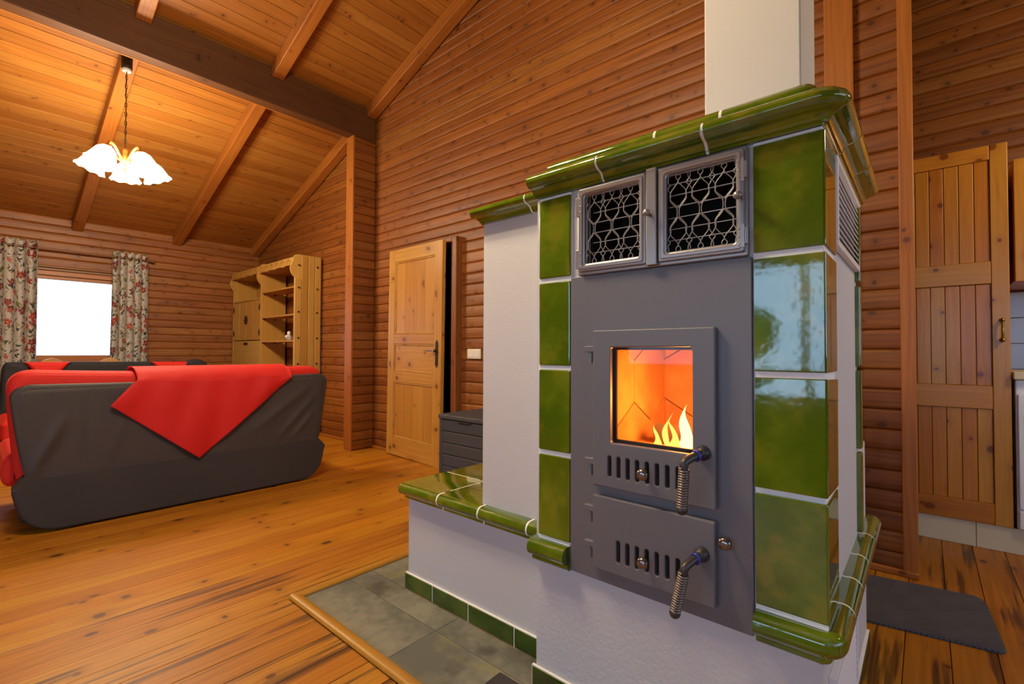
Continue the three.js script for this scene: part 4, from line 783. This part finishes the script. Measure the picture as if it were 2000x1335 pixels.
  part('drawer_pull', extrude(shapeOf([[-0.07, 0], [-0.05, 0.02], [0.05, 0.02], [0.07, 0], [0.04, -0.02], [0, -0.012], [-0.04, -0.02]]), 0.004, 0.002, 1), M.ironwork, s, [-6.88, 1.09, ZF]);
  const o = thing('ornament', 'small white ornament standing on the shelf unit', 'ornament', [-5.69, 1.1265, -2.50]);
  part('figure', lathe([[0, 0], [0.03, 0], [0.038, 0.02], [0.03, 0.05], [0.014, 0.062], [0.02, 0.075], [0.022, 0.09], [0.012, 0.104], [0, 0.106]], 18), M.porcelain, o); part('wing', new THREE.SphereGeometry(0.03, 12, 8).scale(0.5, 0.8, 1.3), M.porcelain, o, [0.026, 0.04, 0.02]);
}
// ---------------------------------------------------------------- chandeliers
function chandelier(pos, drop, label, power) {
  const c = thing('chandelier', label, 'lamp', pos, 'five-arm pendant lamps');   // origin at the ceiling rose
  part('ceiling_rose', lathe([[0, 0], [0.034, 0], [0.037, -0.01], [0.036, -0.095], [0.03, -0.1], [0, -0.1]], 20), M.ironwork, c); part('rose_ring', cyl(0.03, 0.028, 0.016, 20), M.porcelain, c, [0, -0.108, 0]);
  const n = Math.floor((drop - 0.12 - 0.02) / 0.034);
  const links = []; for (let i = 0; i < n; i++) { const l = new THREE.TorusGeometry(0.010, 0.0024, 6, 12).scale(0.75, 1.75, 1); if (i % 2) l.rotateY(Math.PI / 2); l.translate(0, -0.125 - i * (drop - 0.13) / n, 0); links.push(l); }
  part('chain', merge(links), M.chain, c);
  part('cord', tube([[0, -0.11, 0], [0.008, -drop * 0.35, 0.004], [-0.008, -drop * 0.6, -0.003], [0.004, -drop, 0]], 0.0028, 30, 6), M.chain, c);
  part('stem', lathe([[0, -drop + 0.02], [0.012, -drop + 0.02], [0.016, -drop], [0.013, -drop - 0.03], [0.026, -drop - 0.06], [0.03, -drop - 0.085], [0.018, -drop - 0.11], [0.010, -drop - 0.13], [0.014, -drop - 0.145], [0, -drop - 0.16]].reverse(), 20), M.copper, c);
  for (let i = 0; i < 5; i++) {
    const a = i / 5 * 2 * Math.PI + 0.2 + Math.PI, ca = Math.cos(a), sa = Math.sin(a), r = 0.16, P = (q, y) => [ca * q, -drop + y, sa * q];
    part('arm', tube([P(0.015, -0.085), P(0.05, -0.055), P(0.1, 0.0), P(0.145, 0.01), P(r, -0.03)], 0.0095, 24, 8), M.copper, c);
    const sh = new THREE.Group(); sh.name = 'lamp_head'; sh.position.set(...P(r, -0.03)); sh.rotation.set(0, -a, 0); c.add(sh);
    const tilt = 0.42, hold = lathe([[0, 0.012], [0.022, 0.008], [0.027, -0.012], [0.025, -0.02]], 18).rotateZ(tilt); part('holder', hold, M.copper, sh);
    const pr = [[0.024, -0.012], [0.044, -0.022], [0.064, -0.05], [0.076, -0.09], [0.086, -0.13], [0.10, -0.155]], g = lathe([...pr, ...pr.map(([x, y]) => [x - 0.003, y]).reverse()], 40), p = g.attributes.position;
    for (let k = 0; k < p.count; k++) { const x = p.getX(k), y = p.getY(k), z = p.getZ(k), q = smooth(-0.09, -0.155, y), w = 1 + 0.05 * q * Math.cos(Math.atan2(z, x) * 8); p.setXYZ(k, x * w, y + 0.006 * q * Math.cos(Math.atan2(z, x) * 8), z * w); }
    g.rotateZ(tilt); g.computeVertexNormals(); part('lamp_shade', g, M.lampGlass, sh, null, 'glowing glass bell shade');
    const L = new THREE.PointLight(LAMP_COLOR, power / 5, 0, 2); L.position.set(Math.sin(tilt) * 0.09, -Math.cos(tilt) * 0.09, 0); L.castShadow = true; L.shadow.radius = 2; sh.add(L);
  }
}
chandelier([-4.70, rafterY(-4.70) - 0.012, -0.78], 0.745, 'glowing five-arm chandelier hanging from the rafter above the sofas', 24);
chandelier([-1.62, ceilY(-1.62) - 0.012, -0.42], 1.65, 'second five-arm chandelier hanging from the ceiling boards above the stove', 26);

{ // kitchen pendant, right of the view
  const c = thing('kitchen_pendant', 'round glass pendant lamp hanging over the kitchen floor', 'lamp', [1.25, ceilY(1.25) - 0.002, -2.55]);
  const d = ceilY(1.25) - 2.35;
  part('ceiling_cup', lathe([[0, -0.05], [0.02, -0.05], [0.05, -0.012], [0.052, 0], [0, 0]], 20), M.copper, c); part('cord', cyl(0.004, 0.004, d - 0.1, 8), M.chain, c, [0, -(d - 0.1) / 2 - 0.03, 0]); part('holder', cyl(0.03, 0.04, 0.06, 16), M.copper, c, [0, -d + 0.03, 0]);
  part('lamp_globe', new THREE.SphereGeometry(0.12, 24, 16), M.lampGlass, c, [0, -d - 0.1, 0]);
  const L = new THREE.PointLight(LAMP_COLOR, 9, 0, 2); L.position.set(0, -d - 0.1, 0); L.castShadow = true; L.shadow.radius = 5; c.add(L);
}
// ---------------------------------------------------------------- kitchen side
{
  const k = thing('tall_cupboard', 'tall knotty pine kitchen cupboard with brass handle beside the oven', 'cupboard', [0, 0, 0]);
  const ZF = -3.44, x0 = -0.28, x1 = 0.322, y0 = 0.13, y1 = 2.075;
  part('carcass', grain(bx(x0, x1 - 0.006, y0, y1 - 0.01, KZ + 0.016, ZF - 0.022), 1), M.kitchen[1], k);
  const d = new THREE.Group(); d.name = 'cupboard_door'; k.add(d);
  const P = (n, g, ax, m) => part(n, grain(g, ax), m ?? pick(M.kitchen), d);
  P('stile', rb(x1 - 0.066, x1, y0, y1, ZF - 0.02, ZF, 0.004), 1); P('stile', rb(x0, x0 + 0.066, y0, y1, ZF - 0.02, ZF, 0.004), 1);
  for (const [a, b] of [[y0, y0 + 0.105], [0.715, 0.835], [1.36, 1.475], [y1 - 0.075, y1]]) P('rail', rb(x0 + 0.066, x1 - 0.066, a, b, ZF - 0.02, ZF - 0.001, 0.004), 0);
  for (const [a, b] of [[y0 + 0.105, 0.715], [0.835, 1.36], [1.475, y1 - 0.075]]) { const n = 8, w = (x1 - x0 - 0.132) / n; for (let i = 0; i < n; i++) P('panel_board', rb(x0 + 0.066 + i * w + 0.001, x0 + 0.066 + (i + 1) * w - 0.001, a, b, ZF - 0.018, ZF - 0.009, 0.003), 1); }
  part('handle', merge([tube([[0, -0.045, 0.022], [0, 0, 0.026], [0, 0.045, 0.022]], 0.005, 12, 8), ...[-0.05, 0.05].map(y => lathe([[0, 0], [0.012, 0], [0.009, 0.01], [0.007, 0.018], [0.010, 0.024], [0.006, 0.03], [0, 0.031]], 14).rotateX(Math.PI / 2).translate(0, y, 0))]), M.brass, d, [0.293, 1.12, ZF]);
  const pl = thing('plinth_board', 'pale plinth board under the tall pine cupboard', 'plinth', [0, 0, 0], 'pale plinth boards'); part('board', rb(-0.28, 0.186, 0.001, 0.128, ZF - 0.03, ZF - 0.012, 0.002), M.plinth, pl);
  const pl2 = thing('plinth_board', 'pale plinth board running under the oven', 'plinth', [0, 0, 0], 'pale plinth boards'); part('board', rb(0.188, 1.6, 0.001, 0.128, ZF - 0.03, ZF - 0.012, 0.002), M.plinth, pl2);
  const o = thing('oven', 'white built-in oven with dark glass door at the right edge', 'oven', [0, 0, 0]);
  part('body', rb(0.334, 0.93, 0.13, 0.87, KZ + 0.016, ZF + 0.0, 0.006), M.whitePaint, o); part('door', rb(0.34, 0.924, 0.235, 0.80, ZF + 0.0005, ZF + 0.02, 0.006), M.whitePaint, o); part('door_glass', rb(0.362, 0.9, 0.28, 0.70, ZF + 0.0205, ZF + 0.024, 0.002), M.ovenGlass, o); part('drawer', rb(0.34, 0.924, 0.135, 0.225, ZF + 0.0005, ZF + 0.018, 0.005), M.whitePaint, o); part('handle', tube([[0.40, 0.755, ZF + 0.045], [0.63, 0.755, ZF + 0.048], [0.86, 0.755, ZF + 0.045]], 0.009, 12, 8), M.nickel, o);
  const w = thing('worktop', 'kitchen worktop edge above the oven', 'worktop', [0, 0, 0]); part('slab', rb(0.326, 1.6, 0.872, 0.91, KZ + 0.016, ZF + 0.03, 0.006), M.plinth, w);
  const b = thing('base_cupboard', 'pine base cupboard beyond the oven', 'cupboard', [0, 0, 0]); part('carcass', grain(bx(0.935, 1.6, 0.13, 0.871, KZ + 0.016, ZF - 0.021), 1), M.kitchen[1], b); part('door', grain(rb(0.938, 1.598, 0.135, 0.866, ZF - 0.02, ZF, 0.004), 1), M.kitchen[0], b);
  const u = thing('wall_cupboard', 'pine wall cupboard at the right edge above the oven', 'cupboard', [0, 0, 0]); part('carcass', grain(bx(0.345, 1.6, 1.37, 1.985, KZ + 0.016, ZF - 0.061), 1), M.kitchen[1], u);
  for (const [a, c] of [[0.345, 0.96], [0.964, 1.6]]) { part('door_stile', grain(rb(a, a + 0.06, 1.365, 1.99, ZF - 0.06, ZF - 0.04, 0.004), 1), pick(M.kitchen), u); part('door_stile', grain(rb(c - 0.06, c, 1.365, 1.99, ZF - 0.06, ZF - 0.04, 0.004), 1), pick(M.kitchen), u); part('door_panel', grain(rb(a + 0.06, c - 0.06, 1.43, 1.925, ZF - 0.058, ZF - 0.048, 0.003), 1), pick(M.kitchen), u); for (const y of [1.365, 1.925]) part('door_rail', grain(rb(a + 0.06, c - 0.06, y, y + 0.065, ZF - 0.06, ZF - 0.041, 0.004), 0), pick(M.kitchen), u); }
  const tp = thing('splashback', 'white tiled splashback between worktop and wall cupboard', 'tiles', [0, 0, 0]);
  for (let i = 0; i < 6; i++) for (let j = 0; j < 3; j++) part('tile', rb(0.335 + i * 0.2, 0.335 + (i + 1) * 0.2 - 0.003, 0.912 + j * 0.15, 0.912 + (j + 1) * 0.15 - 0.003, KZ + 0.0125, KZ + 0.02, 0.002), M.tileWhite, tp);
  const m = thing('door_mat', 'dark grey ribbed rubber mat on the floor beside the stove', 'mat', [0, 0, 0]);
  const sh = new THREE.Shape(); const Q = [[-0.17, 2.71], [-0.17, 2.215], [0.19, 2.285], [0.165, 2.735]]; // x, -z
  sh.moveTo(-0.35, 2.60); sh.lineTo(-0.35, 2.185); sh.lineTo(0.165, 2.275); sh.quadraticCurveTo(0.195, 2.28, 0.193, 2.31); sh.lineTo(0.172, 2.66); sh.quadraticCurveTo(0.165, 2.735, 0.12, 2.725); sh.lineTo(-0.32, 2.655); sh.quadraticCurveTo(-0.35, 2.65, -0.35, 2.60);
  const mg = extrude(sh, 0.006, 0.002, 2); mg.rotateX(-Math.PI / 2); mg.translate(0, 0.0025, 0); part('rubber', grain(mg, 0, 0.3, 0.3), M.matRubber, m);
}

renderer.render(scene, camera);
